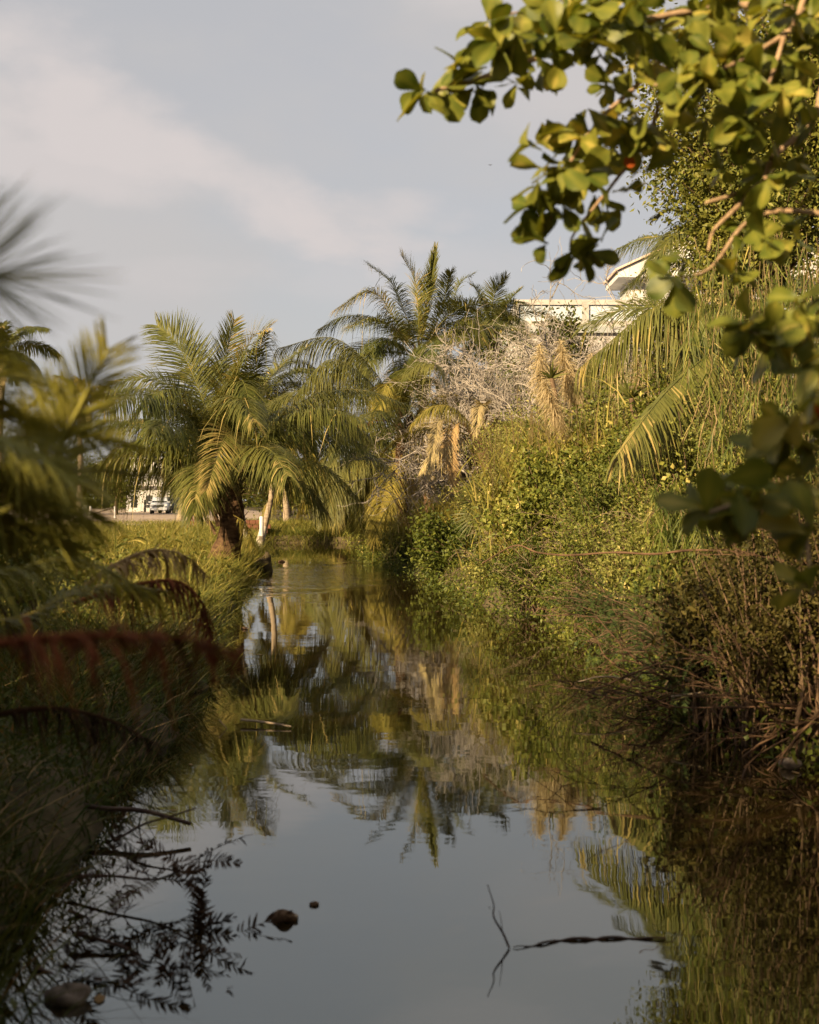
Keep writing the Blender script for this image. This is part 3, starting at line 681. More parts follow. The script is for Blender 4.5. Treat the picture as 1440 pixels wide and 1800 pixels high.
# palms farther behind
far = [
       (668, 800, 63, 'palm', 3.4, 'far palm directly behind the arching fronds of the canal palm'),
       (505, 760, 72, 'palm_yellow', 3.2, 'far yellowish palm behind the two whitewashed trunks'),
       (316, 785, 84, 'palm', 3.2, 'far palm on a pale slender trunk beside the parked cars'),
       (138, 700, 74, 'palm_yellow', 2.4, 'ragged dry palm standing alone behind the blurred left fronds'),
       (8, 615, 62, 'palm', 2.6, 'palm crown cut by the left edge above the blurred fronds'),
       (770, 800, 60, 'palm_dark', 3.2, 'dark palm filling the gap behind the squat dead-fronded palm')]
for i, (u, v_, D, mt, fl, lab) in enumerate(far):
    b = P(u, 900, D); cr = P(u, v_, D)
    palm('coconut_palm', lab, 'coconut palms', (b[0], D, float(gz(b[0], D))), cr, 0.17, 'pale_bark', [], 15, fl, 0.8, mt, 46, 0, 30 + i, dead=5 if i == 3 else 1, el_range=(1.3, -0.6), wid=0.05, husk=False)

# ------------------------------------------------------------------ far background: building, cars, road things, trees
GZ = 0.6
bl = thing('apartment_building', 'white two storey building with outside stairs at the end of the road', 'building', (P(262, 0, 150)[0], 150, GZ))
x0, x1 = P(222, 0, 150)[0], P(306, 0, 150)[0]
boxpart('wall', M['greywhite'], bl, (x0, 150, GZ - .2), (x1, 158, 3.75))
boxpart('wall', M['greywhite'], bl, (x0, 151.2, 3.75), (x1 - 1.5, 158, 6.6))
boxpart('balcony_slab', M['cream'], bl, (x0 - .1, 149.2, 3.55), (x1 - 1.2, 151.3, 3.75))
for i in range(12):
    xx = x0 + 0.1 + i * (x1 - x0 - 1.5) / 11; boxpart('baluster', M['greywhite'], bl, (xx - .04, 149.3, 3.75), (xx + .04, 149.38, 4.6))
boxpart('handrail', M['greywhite'], bl, (x0 - .1, 149.26, 4.6), (x1 - 1.3, 149.42, 4.7))
for a, z0 in ((0.1, 1.0), (0.42, 1.0)):
    boxpart('window', M['glass_dark'], bl, (x0 + a * (x1 - x0), 149.95, GZ + .5), (x0 + a * (x1 - x0) + .7, 150.06, GZ + 1.9))
boxpart('door', M['glass_dark'], bl, (x0 + 1.0, 151.1, 3.8), (x0 + 1.9, 151.25, 5.8))
boxpart('window', M['glass_dark'], bl, (x0 + 2.8, 151.1, 4.6), (x0 + 3.9, 151.25, 5.7))
for i in range(11):
    boxpart('stair_step', M['cream'], bl, (x0 + 1.8 + i * .28, 148.0, GZ + i * .27), (x0 + 2.1 + i * .28, 149.1, GZ + .12 + i * .27))
mb = MB(); tubes(mb, np.array([[x0 + 1.8, 147.95, GZ + .9], [x0 + 4.9, 147.95, GZ + 3.9]]), [0.05, 0.05], 6); mb.build('stair_rail', M['greywhite'], bl)
boxpart('roof', M['cream'], bl, (x0 - .25, 150.8, 6.6), (x1 - 1.2, 158.2, 6.85))

def car(label, x, y, paint, rz, group='parked cars', w=1.78, h=1.62, ln=4.5):
    r = thing('parked_car', label, 'car', (x, y, GZ + .03), group); r.rotation_euler = (0, 0, rz)
    # body: cross sections along y (front at -y), each an octagon-like ring
    secs = [(-ln / 2, 0.62, 0.40, 0.86), (-ln / 2 + .12, 0.80, 0.34, 0.98), (-ln * .28, 0.88, 0.30, 1.06), (-ln * .1, 0.89, .30, 1.08), (ln * .3, .89, .3, 1.08), (ln * .48, .86, .34, 1.06), (ln / 2, .74, .42, .95)]
    V = []; 
    for (yy, hw, zb, zt) in secs:
        hw *= w / 1.78
        V += [(-hw * .92, yy, zb), (-hw, yy, zb + .18), (-hw, yy, zt - .14), (-hw * .86, yy, zt), (hw * .86, yy, zt), (hw, yy, zt - .14), (hw, yy, zb + .18), (hw * .92, yy, zb)]
    q = []
    for i in range(len(secs) - 1):
        for j in range(8): a = i * 8 + j; c = i * 8 + (j + 1) % 8; q.append((a, c, c + 8, a + 8))
    e = (len(secs) - 1) * 8
    q += [(0, 1, 6, 7), (1, 2, 5, 6), (2, 3, 4, 5), (e, e + 7, e + 6, e + 1), (e + 1, e + 6, e + 5, e + 2), (e + 2, e + 5, e + 4, e + 3)]
    mb = MB(); mb.add(V, q); o_ = mb.build('body', M[paint], r, origin=(0, 0, 0))
    def pb_(name, mat, V, q): mb = MB(); mb.add(V, q); return mb.build(name, M[mat], r, origin=(0, 0, 0), smooth=False)
    a, b_, t0, t1 = -ln * .17, ln * .46, -ln * .02, ln * .38
    hb, ht = w * .46, w * .36
    V = [(-hb, a, 1.06), (hb, a, 1.06), (hb, b_, 1.06), (-hb, b_, 1.06), (-ht, t0, h), (ht, t0, h), (ht, t1, h), (-ht, t1, h)]
    pb_('cabin', paint, V, [(4, 5, 6, 7), (0, 1, 5, 4), (1, 2, 6, 5), (2, 3, 7, 6), (3, 0, 4, 7)])
    pb_('windscreen', 'glass_dark', [(-hb + .07, a + .03, 1.1), (hb - .07, a + .03, 1.1), (ht - .05, t0 - .03, h - .06), (-ht + .05, t0 - .03, h - .06)], [(0, 1, 2, 3)])
    for s in (-1, 1):
        pb_('side_window', 'glass_dark', [(s * (hb + .004), a + .35, 1.12), (s * (hb + .004), b_ - .3, 1.12), (s * (ht + .012), t1 - .1, h - .08), (s * (ht + .012), t0 + .12, h - .08)], [(0, 1, 2, 3)])
        mb = MB(); box(mb, (s * .66 - .15, -ln / 2 - .005, .74), (s * .66 + .15, -ln / 2 + .1, .9)); mb.build('headlight', M['lampglass'], r, origin=(0, 0, 0), smooth=False)
        mb = MB(); box(mb, (s * (hb + .12) - .09, a + .1, 1.08), (s * (hb + .12) + .09, a + .2, 1.2)); mb.build('mirror', M[paint], r, origin=(0, 0, 0), smooth=False)
        for yy in (-ln * .31, ln * .31):
            mb = MB(); tubes(mb, np.array([[s * .62, yy, .33], [s * .64, yy, .33], [s * .84, yy, .33], [s * .86, yy, .33]]) * np.array([w / 1.78, 1, 1]), [.28, .33, .33, .28], 16, cap=True)
            wh = mb.build('wheel', M['rubber'], r, origin=(0, 0, 0))
            mb = MB(); tubes(mb, np.array([[s * .80, yy, .33], [s * .872, yy, .33]]) * np.array([w / 1.78, 1, 1]), [.2, .19], 12, cap=True); mb.build('rim', M['chrome'], wh, origin=(0, 0, 0))
    mb = MB(); box(mb, (-.42, -ln / 2 - .008, .66), (.42, -ln / 2 + .1, .84)); mb.build('grille', M['chrome'], r, origin=(0, 0, 0), smooth=False)
    mb = MB(); box(mb, (-.8, -ln / 2 - .06, .38), (.8, -ln / 2 + .15, .58)); mb.build('bumper', M[paint], r, origin=(0, 0, 0), smooth=False)
    mb = MB(); box(mb, (-.26, -ln / 2 - .07, .44), (.26, -ln / 2 - .055, .55)); mb.build('number_plate', M['white'], r, origin=(0, 0, 0), smooth=False)
    return r
c = P(281, 0, 128); car('white car facing the canal on the dirt road', c[0], 128, 'carpaint', R(8))
c = P(302, 0, 134); car('dark car half hidden beside the white car', c[0], 134, 'darkcar', R(-10))

c = P(148, 0, 100); r = thing('water_drum', 'grey lidded drum beside the road near the left fronds', 'drum', (c[0], 100, GZ))
mb = MB(); zz = np.array([0, .05, .3, .32, .34, .6, .62, .64, .85, .9]); rr = np.array([.24, .25, .25, .265, .25, .25, .265, .25, .25, .2])
tubes(mb, np.column_stack([np.full(10, c[0]), np.full(10, 100.), GZ + zz]), rr, 16, cap=True); mb.build('barrel', M['drum'], r)
mb = MB(); tubes(mb, np.array([[c[0], 100, GZ + .9], [c[0], 100, GZ + .96]]), [.26, .25], 16, cap=True); mb.build('lid', M['white'], r)
def post(label, u, D, z0, z1, rad, mat, group='posts', name='post', lean=0.0):
    c = P(u, 0, D); r = thing(name, label, 'post', (c[0], D, z0), group)
    mb = MB(); tubes(mb, np.array([[c[0], D, z0 - .1], [c[0] + lean * .5, D, (z0 + z1) / 2], [c[0] + lean, D, z1 - .03], [c[0] + lean, D, z1]]), [rad, rad, rad * .97, rad * .7], 10, cap=True); mb.build('shaft', M[mat], r)
    mb = MB(); tubes(mb, np.array([[c[0], D, z0 - .1], [c[0], D, z0 + .06]]), [rad * 1.5, rad * 1.3], 10, cap=True); mb.build('footing', M['stone'], r); return r
post('white post standing beside the grey drum', 159, 98, GZ, 1.5, .09, 'whitepost')
post('white post beside the two whitewashed trunks', 460, 46, .6, 1.35, .075, 'whitepost')
post('thin rust coloured post behind the whitewashed trunks', 468, 60, .6, 1.7, .07, 'rust')
post('dark gatepost in front of the white building', 255, 142, GZ, 2.0, .12, 'rubber')
post('short white stake in the grass left of the road', 202, 92, GZ, 1.5, .06, 'whitepost')
c0, c1 = P(146, 909, 70), P(196, 893, 78)
mb = MB(); tubes(mb, np.array([c0, c0 + (c1 - c0) * .5, c1]), [.05, .05, .05], 6, cap=True); o = mb.build('wooden_rail', M['wood'], origin=c0); tag(o, 'slanting pale wooden rail above the left grass', 'rail')
c = P(442, 0, 58); r = thing('brick_planter', 'low rust red wall behind the whitewashed trunks', 'wall', (c[0], 58.6, .5))
for row in range(3):
    for i in range(6):
        xx = c[0] - .95 + i * .27 + (row % 2) * .13
        boxpart('brick', M['rust'], r, (xx, 58.6 + .004 * ((i + row) % 3), .45 + row * .2), (xx + .25, 58.85, .63 + row * .2))

def leafy_tree(label, u, vtop, vbot, D, rx, mat, seed, ntw=130, lpt=46, leaf=0.2, group='trees behind the road', name='leafy_tree'):
    top, bot = P(u, vtop, D), P(u, vbot, D); c = (top + bot) / 2
    shrub(name, label, 'tree', (c[0], D, float(gz(c[0], D))), c, (rx, rx * .8, (top - bot)[2] / 2), ntw, lpt, leaf, mat, 'twig_dark', group, seed, 1.3, trunk=(0.16, 0.45), leafname='crown', start=0.35)
leafy_tree('dark round tree beside the white building', 205, 790, 885, 118, 3.0, 'far', 41)
leafy_tree('dark tree overhanging the parked cars', 330, 800, 885, 140, 4.2, 'far', 42)
leafy_tree('far tree behind the big low palm', 420, 775, 890, 120, 5.0, 'far', 43)
leafy_tree('far tree behind the whitewashed trunks', 505, 790, 905, 90, 3.6, 'bush', 44)
leafy_tree('far tree at the end of the canal', 585, 815, 915, 80, 3.4, 'tree', 45)
leafy_tree('far tree behind the arching palm', 680, 800, 915, 78, 3.4, 'tree', 46)
leafy_tree('far tree behind the squat palm', 760, 760, 920, 70, 3.6, 'tree', 47)
leafy_tree('far tree behind the ragged dry palm', 130, 770, 885, 125, 4.5, 'far', 48)
leafy_tree('far tree at the left edge behind the fronds', 30, 740, 890, 115, 6.0, 'far', 49)
leafy_tree('tree behind the bare shrub', 860, 700, 920, 56, 3.4, 'bush', 50, 160, 60)
# horizon wood far beyond everything
mb = MB(); g_ = np.random.default_rng(5); n = 16000
a = g_.uniform(-0.62, 0.62, n); rr_ = g_.uniform(230, 300, n); top = 6.5 + 1.5 * np.sin(a * 40) + 1.2 * np.sin(a * 93)
p = np.column_stack([np.sin(a) * rr_, np.cos(a) * rr_, GZ + top * g_.random(n)])
leaves(mb, p, rdir(n, g_), rdir(n, g_), g_.uniform(1.0, 2.2, n), g_.uniform(.8, 1.4, n), np.clip(g_.normal(.4, .2, n), 0, 1))
o = mb.build('distant_woods', M['far']); tag(o, 'dark line of distant trees along the horizon', 'woods', kind='stuff')

# ------------------------------------------------------------------ the house on the right
hy = 56.0
hs = thing('house', 'white house with terrace and tiled roof behind the bare shrub', 'house', (12, hy, 1.6))
hx0 = P(905, 0, hy)[0]; hx1 = 22.0
zt = P(0, 527, hy)[2]; zb = P(0, 572, hy)[2]
boxpart('wall', M['cream'], hs, (hx0 + .05, hy + .12, 1.2), (hx1, hy + 11, zb - .32))
boxpart('floor_slab', M['slabgrey'], hs, (hx0 - .05, hy - .1, zb - .32), (hx1, hy + 11.1, zb - .05))
boxpart('parapet_side', M['white'], hs, (hx0, hy + .2, zb - .05), (hx0 + .15, hy + 11, zt - .12))
boxpart('rail_top', M['beige'], hs, (hx0 - .02, hy - .06, zt - .22), (hx1, hy + .16, zt))
boxpart('rail_bottom', M['beige'], hs, (hx0 - .02, hy - .06, zb - .05), (hx1, hy + .16, zb + .18))
xx = hx0
while xx < hx1 - 1:
    boxpart('parapet_post', M['beige'], hs, (xx - (.0 if xx == hx0 else .12), hy - .055, zb + .18), (xx + .17, hy + .155, zt - .22))
    boxpart('parapet_panel', M['panel'], hs, (xx + .17, hy + .03, zb + .18), (xx + 3.0 - .12, hy + .08, zt - .22))
    xx += 3.0
for i in range(7):
    boxpart('shutter_slat', M['white'], hs, (hx0 - .03, hy + .6 , zb - 1.0 - i * .28), (hx0 + .05, hy + 3.4, zb - .82 - i * .28))
for i in range(9):
    boxpart('wall_band', M['white'], hs, (hx0 + .1, hy + .06, zb - .75 - i * .3), (hx0 + 1.6, hy + .13, zb - .6 - i * .3))
for i in range(4):
    wx = hx0 + 2.6 + i * 3.2
    fr = boxpart('window', M['white'], hs, (wx - .1, hy + .04, zb - 2.9), (wx + 1.7, hy + .13, zb - 1.1)); boxpart('pane', M['glass_dark'], fr, (wx, hy + .02, zb - 2.8), (wx + 1.6, hy + .05, zb - 1.2))
# upper block
ux0 = P(1107, 0, hy + 3)[0]; uz = P(0, 493, hy + 3)[2]
boxpart('upper_wall', M['white'], hs, (ux0, hy + 3, zb - .05), (hx1 + 2, hy + 5.7, uz))
boxpart('upper_window', M['glass_dark'], hs, (ux0 + 3.2, hy + 2.95, uz - 2.0), (ux0 + 5.0, hy + 3.05, uz - .6))
ey0, ey1 = hy + 2.2, hy + 6.0; ex0 = P(1065, 0, ey1)[0]; ax_ = ex0 + 6.2; rh = 6.2 * 0.47; zf = uz + .02
# gable facing the canal: white soffit and bargeboard, thin tiled slopes on top
V = [(ex0, ey0, zf), (ax_ * 2 - ex0, ey0, zf), (ax_, ey0, zf + rh), (ex0, ey1, zf), (ax_ * 2 - ex0, ey1, zf), (ax_, ey1, zf + rh)]
V = [(a, b, c + .30 if k % 3 != 2 else c + .30) for k, (a, b, c) in enumerate(V)]
mb = MB(); mb.add([(ex0, ey0, zf), (2 * ax_ - ex0, ey0, zf), (2 * ax_ - ex0, ey0, zf + .28), (ax_, ey0, zf + .28 + rh), (ex0, ey0, zf + .28), (ex0, ey1, zf), (2 * ax_ - ex0, ey1, zf), (2 * ax_ - ex0, ey1, zf + .28), (ax_, ey1, zf + .28 + rh), (ex0, ey1, zf + .28)],
    [(0, 5, 6, 1), (0, 4, 9, 5), (1, 6, 7, 2), (0, 1, 2, 4), (5, 9, 7, 6)], [(4, 2, 3), (9, 8, 7)]); mb.build('gable', M['white'], hs, smooth=False)
rf = None
for sd in (-1, 1):
    e_ = np.array([ax_ + sd * (ax_ - ex0 + .12), 0, zf + .27]); t_ = np.array([ax_, 0, zf + .29 + rh])
    mb = MB(); mb.add([(e_[0], ey0 - .12, e_[2]), (e_[0], ey1 + .1, e_[2]), (t_[0], ey1 + .1, t_[2]), (t_[0], ey0 - .12, t_[2]), (e_[0], ey0 - .12, e_[2] + .04), (e_[0], ey1 + .1, e_[2] + .04), (t_[0], ey1 + .1, t_[2] + .04), (t_[0], ey0 - .12, t_[2] + .04)],
        [(0, 1, 2, 3), (4, 7, 6, 5), (0, 3, 7, 4), (0, 4, 5, 1)]); rf = mb.build('roof', M['tile'], hs, smooth=False)
    for i in range(11):
        y_ = ey0 - .05 + i * .36; a_ = np.array([e_[0] + sd * .03, y_, e_[2] + .04]); b_ = np.array([t_[0], y_, t_[2] + .04])
        mb = MB(); tubes(mb, np.array([a_, (a_ + b_) / 2, b_]), [.05, .05, .05], 8, cap=True); mb.build('roof_tile_row', M['tile'], rf)

# ------------------------------------------------------------------ right bank vegetation
# the bare grey shrub
g_ = np.random.default_rng(77)
def dirs_to(n, spread_, main, gg): return nrm(np.array(main)[None] + gg.normal(0, spread_, (n, 3)))
b1 = P(930, 850, 40)
bare('bare_tree', 'leafless grey tree with a dense tangle of pale twigs', 'bare tree', (b1[0], 40, float(gz(b1[0], 40))),
     dirs_to(9, 0.42, (-0.30, -0.05, 1.0), g_), 3.4, 0.085, [(5, 0.6, 0.75), (6, 0.6, 0.85), (6, 0.6, 0.9), (4, 0.6, 0.9)], 'twig', 78, wig=0.28, grav=-0.01, rmin=0.0065)
b1 = P(1010, 850, 40)
bare('bare_tree', 'leafless grey tree in front of the terrace rail', 'bare tree', (b1[0], 40, float(gz(b1[0], 40))),
     dirs_to(7, 0.35, (-0.05, 0, 1.0), g_), 4.4, 0.08, [(5, 0.55, 0.7), (6, 0.58, 0.85), (5, 0.6, 0.9), (4, 0.6, 0.9)], 'twig', 79, wig=0.28, rmin=0.0065)
b1 = P(812, 850, 41)
bare('bare_tree', 'low leafless bush spreading over the squat palm', 'bare tree', (b1[0], 41, float(gz(b1[0], 41)) + 1.9),
     dirs_to(8, 0.5, (-0.15, 0, 0.8), g_), 2.3, 0.06, [(6, 0.6, 0.8), (6, 0.6, 0.9), (5, 0.6, 0.9)], 'twig', 80, wig=0.3, rmin=0.0065)

# leafy shrubs; (u, v centre, D, rx, ry, rz, twigs, leaves per twig, leaf, mat, label)
SH = [
 (930, 885, 26, 1.3, 1.2, 1.2, 90, 100, .085, 'bush_pale', 'sunlit leafy shrub below the reeds'),
 (1000, 885, 22.5, 1.3, 1.2, 1.05, 100, 110, .075, 'bush', 'yellow green shrub in the middle of the sunlit bank'),
 (1100, 890, 20.5, 1.3, 1.2, 1.2, 110, 110, .07, 'bush_olive', 'dense sunlit shrub above the horizontal vine'),
 (1205, 850, 19, 1.2, 1.2, 1.4, 110, 110, .07, 'bush', 'tall sunlit shrub under the arching palm frond'),
 (880, 985, 25.5, 1.0, 1.0, .6, 80, 90, .07, 'bush_pale', 'low shrub at the water where the bank bends'),
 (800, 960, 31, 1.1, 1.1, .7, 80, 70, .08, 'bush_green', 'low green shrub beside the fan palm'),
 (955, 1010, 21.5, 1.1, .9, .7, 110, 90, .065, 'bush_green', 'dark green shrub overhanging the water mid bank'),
 (1055, 1000, 18, 1.0, .9, .8, 120, 110, .06, 'bush', 'pale leaved shrub leaning over the water'),
 (1150, 985, 16, .9, .9, .75, 110, 110, .06, 'bush_pale', 'sunlit shrub behind the feathery one'),
 (1250, 950, 15, .9, .9, .9, 110, 110, .058, 'bush', 'shrub behind the dark near leaves'),
 (1370, 900, 15.5, 1.1, 1.1, 1.4, 130, 100, .06, 'bush_olive', 'tall shrub at the right edge behind the near leaves'),
 (1310, 760, 19, 1.2, 1.2, 1.3, 110, 100, .07, 'bush_pale', 'leafy mass beneath the hanging vines'),
 (1410, 640, 17.5, 1.2, 1.2, 1.8, 130, 100, .07, 'tree', 'leafy growth at the right edge above the tall shrub'),
 (1090, 765, 27, 1.6, 1.3, 1.2, 100, 90, .085, 'bush_olive', 'shrub between the reeds and the lower arching frond'),
 (1250, 670, 27, 1.9, 1.4, 1.6, 120, 90, .09, 'bush', 'shrub behind the two arching palm fronds'),
 (955, 760, 33, 1.8, 1.3, 1.3, 100, 80, .095, 'bush_pale', 'shrub behind the reed plumes'),
 (1040, 640, 43, 2.4, 1.6, 1.5, 120, 70, .11, 'bush_olive', 'dark leafy bush in front of the house wall'),
 (985, 575, 41.5, .8, .8, .65, 40, 60, .11, 'far', 'small green clump on the terrace rail'),
 (735, 965, 36, 1.0, 1.0, .5, 80, 60, .09, 'bush_green', 'low plants on the point below the hanging frond'),
 (680, 955, 43, 1.1, 1.1, .5, 80, 60, .095, 'bush', 'yellow green weeds at the foot of the hanging dry frond'),
 (1100, 750, 25.5, 1.0, 1.0, .8, 80, 90, .08, 'bush_pale', 'pale shrub top above the middle of the sunlit bank'),
 (1170, 790, 21.5, 1.1, 1.1, 1.1, 90, 100, .07, 'bush', 'bright shrub just below the lower arching frond'),
 (1000, 770, 29.5, 1.2, 1.1, .9, 80, 90, .08, 'bush_olive', 'olive shrub under the reed plumes'),
 (890, 800, 31.5, 1.0, 1.0, 1.1, 80, 80, .08, 'bush_pale', 'pale weeds between the squat palm and the reeds'),
 (915, 655, 45, 1.6, 1.2, 1.6, 90, 70, .12, 'bush_olive', 'leafy bush hiding the corner of the house wall'),
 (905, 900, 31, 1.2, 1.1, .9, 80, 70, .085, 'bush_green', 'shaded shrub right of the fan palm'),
 (1180, 540, 37, 1.5, 1.4, 1.0, 90, 80, .11, 'tree', 'leafy clump below the house eave'),
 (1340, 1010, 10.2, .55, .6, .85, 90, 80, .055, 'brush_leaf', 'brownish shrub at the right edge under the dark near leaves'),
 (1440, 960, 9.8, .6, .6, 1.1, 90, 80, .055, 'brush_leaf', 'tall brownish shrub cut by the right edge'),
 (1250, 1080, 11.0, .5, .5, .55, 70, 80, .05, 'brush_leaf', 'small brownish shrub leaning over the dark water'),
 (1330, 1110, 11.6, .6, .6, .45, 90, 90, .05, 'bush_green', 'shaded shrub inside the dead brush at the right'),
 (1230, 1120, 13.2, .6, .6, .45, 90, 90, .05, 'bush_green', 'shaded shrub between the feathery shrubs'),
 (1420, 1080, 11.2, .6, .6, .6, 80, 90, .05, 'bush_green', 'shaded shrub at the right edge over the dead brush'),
]
for i, (u, v_, D, rx, ry_, rz2, nt_, lp, lf, mt, lab) in enumerate(SH):
    c = P(u, v_, D); zg = float(gz(c[0], D))
    shrub('leafy_shrub', lab, 'shrub', (c[0], D, min(zg, c[2] - .2)), c, (rx, ry_, rz2), int(nt_ * .95), int(lp * 1.45), lf * [.8, 1.15, .95, .75][i % 4], mt, 'twig_dark', 'shrubs on the right bank', 100 + i, [.85, .7, .8, .95][i % 4], zmin=0.03, start=[.3, .5, .4, .3][i % 4], aspect=[.5, .62, .4, .45][i % 4], rs=.014)

# the big tree upper right
c = P(1330, 270, 25); shrub('broadleaf_tree', 'big leafy tree filling the upper right behind the near branch', 'tree', (7.4, 26, float(gz(7.4, 26))), c, (2.3, 2.2, 2.9), 260, 190, .11, 'tree', 'twig_dark', None, 200, 1.25, trunk=(0.2, 0.6), leafname='crown', start=0.45, up=0.2)
c = P(1440, 130, 24); shrub('broadleaf_tree', 'second leafy tree at the top right corner', 'tree', (9.6, 24.5, float(gz(9.6, 24.5))), c, (1.9, 2.0, 2.6), 180, 170, .11, 'tree', 'twig_dark', None, 201, 1.25, trunk=(0.2, 0.6), leafname='crown', start=0.45, up=0.2)

# palms with arching fronds on the right bank
D = 22.5
cr = P(1340, 640, D)
hero = [(px([(1335, 640), (1290, 560), (1170, 532), (1015, 650)], D, -1.2), dict(llen=1.05, droop=1.0, nleaf=105, vee=-0.25, wid=0.03, tintc=0.6)),
        (px([(1335, 650), (1270, 615), (1180, 680), (1085, 800)], D, -5.2), dict(llen=0.85, droop=1.0, nleaf=105, vee=-0.25, wid=0.03, tintc=0.7)),
        (px([(1340, 640), (1330, 560), (1260, 540), (1200, 610)], D, -2.0), dict(llen=0.8, droop=1.0, nleaf=90, vee=-0.2, wid=0.03)),
        (px([(1340, 650), (1300, 680), (1260, 760), (1240, 840)], D, -1.5), dict(llen=0.7, droop=0.8, mat='palm_dry', nleaf=70))]
palm('coconut_palm', 'palm with two long combed fronds arching left on the right bank', 'coconut palms', (cr[0] + .3, D, float(gz(cr[0], D))), cr, 0.2, 'palm_bark', hero, 8, 3.0, 0.8, 'palm', 62, 0, 61, el_range=(1.2, -0.2))
D = 27.0
cr = P(1275, 470, D)
hero = [(px([(1270, 465), (1240, 420), (1200, 400), (1140, 470)], D, -.8), dict(llen=0.75, droop=0.5, nleaf=80, wid=0.03)),
        (px([(1270, 465), (1220, 390), (1180, 370), (1150, 385)], D, .5), dict(llen=0.6, droop=0.3, nleaf=80, wid=0.03)),
        (px([(1275, 465), (1260, 400), (1290, 360), (1330, 380)], D, -.6), dict(llen=0.7, droop=0.4, nleaf=80, wid=0.03))]
palm('coconut_palm', 'palm with ragged fronds in front of the house eave', 'coconut palms', (cr[0], D, float(gz(cr[0], D))), cr, 0.18, 'palm_bark', hero, 9, 2.4, 0.7, 'palm', 56, 0, 63, el_range=(1.0, -0.8), dead=3)

# fan palm in the shade of the bank
D = 29.0
c = P(862, 868, D); r = thing('fan_palm', 'dark green fan palm in the shade of the bank', 'palm tree', (c[0] + .1, D, float(gz(c[0], D))))
mb = MB(); tubes(mb, curve([(c[0] + .1, D, float(gz(c[0], D)) - .1), (c[0] + .12, D, 1.2), (c[0] + .1, D, 1.7)], 8), np.linspace(.12, .09, 8), 9); mb.build('trunk', M['palm_bark'], r)
g_ = np.random.default_rng(8)
for i in range(11):
    a = i * 2.4; e = 0.9 - i * 0.14
    d = np.array([math.cos(a) * math.cos(e), math.sin(a) * math.cos(e) - .25, math.sin(e)]); k0 = np.array([c[0] + .1, D, 1.75]); k1 = k0 + d * .45
    mb = MB(); tubes(mb, np.array([k0, k1]), [.014, .01], 4); fan_leaf(mb, k1, d, (0.1, -0.8, .5), .62, 44, 2.3, .03, .12, g_, .35); mb.build('fan_leaf', M['palm_dark'], r)

# reeds with plumes
def reeds(label, u, D, n, h, seed, plumes, spread_=.5, mat='reed'):
    c = P(u, 0, D); z = float(gz(c[0], D)); g_ = np.random.default_rng(seed)
    r = thing('reed_clump', label, 'reeds', (c[0], D, z), 'reed clumps on the right bank')
    p = np.column_stack([c[0] + g_.normal(0, spread_, n), D + g_.normal(0, spread_, n), np.full(n, z)])
    a = g_.uniform(0, 6.283, n); st = g_.uniform(0.0, 0.62, n) * h; p[:, 2] += st
    d = nrm(np.column_stack([np.cos(a) * .35, np.sin(a) * .35, np.ones(n)]))
    be = np.column_stack([np.cos(a), np.sin(a), -.75 * np.ones(n)]) * g_.uniform(.15, .85, n)[:, None]
    f = g_.uniform(0, 6.283, n); side = np.column_stack([np.cos(f), np.sin(f), np.zeros(n)])
    mb = MB(); strips(mb, p, d, np.minimum(g_.uniform(.5, 1.3, n) * 1.1, h), np.full(n, .028), side, be, 4, None, np.clip(g_.normal(.5, .2, n), 0, 1)); mb.build('blades', M[mat], r)
    ns = n // 22; mb = MB(); q0 = np.column_stack([c[0] + g_.normal(0, spread_, ns), D + g_.normal(0, spread_, ns), np.full(ns, z)])
    q1 = q0 + np.column_stack([g_.normal(0, .25, ns), g_.normal(0, .25, ns), g_.uniform(.6, 1.0, ns) * h]); uu = np.linspace(0, 1, 4)[None, :, None]
    tubes(mb, q0[:, None] * (1 - uu) + q1[:, None] * uu, np.full((ns, 4), .006), 3); tag(mb.build('canes', M['vine'], r), kind='stuff')
    for (pu, pv, ln, tilt) in plumes:
        top = P(pu, pv, D - .4); mb = MB(); bot = top + np.array([tilt, 0, -ln]); foot = np.array([c[0] + g_.normal(0, .3), D, z + .5])
        cc = curve([foot, bot, top], 14); tubes(mb, cc, np.full(14, .01), 3)
        m_ = 800; fz = g_.random(m_); q = top + (bot - top) * fz[:, None]
        dd = nrm(rdir(m_, g_) * .8 + nrm(top - bot) * .3 + np.array([0.1, 0, -.75])); wv = .34 * ln * np.sin(np.pi * np.clip(fz * .85 + .1, 0, 1))
        strips(mb, q, dd, np.maximum(wv, .05), np.full(m_, .015), rdir(m_, g_), np.tile((0, 0, -.4), (m_, 1)), 2, None, g_.random(m_)); mb.build('plume', M['plume'], r)
reeds('reed clump with two drooping pink plumes below the terrace', 975, 28, 900, 4.0, 301, [(948, 605, 1.2, .08), (985, 598, 1.3, .25), (1005, 640, 1.0, .2)])
reeds('reed clump with tall plumes beside the arching frond', 1060, 28.5, 800, 3.6, 302, [(1040, 620, 1.2, -.1), (1080, 615, 1.4, .05), (1120, 630, 1.2, .1)])
reeds('reed clump leaning over the sunlit shrubs with one hanging plume', 945, 25.4, 1400, 3.3, 303, [(957, 668, 1.1, .4)])
reeds('reed clump behind the yellow green shrub', 1015, 24.4, 1500, 3.5, 304, [], .55)
reeds('reeds at the foot of the squat palm', 830, 34, 700, 1.6, 305, [], .6)
reeds('reeds beside the hanging yellow frond', 745, 36, 600, 1.5, 306, [], .6)
reeds('reeds above the lower arching frond', 1200, 24, 450, 3.7, 307, [])
reeds('reeds beneath the big tree', 1300, 23, 450, 4.6, 308, [], .7)
reeds('tall reeds at the right edge beneath the near branch', 1400, 21, 450, 4.9, 309, [], .8)

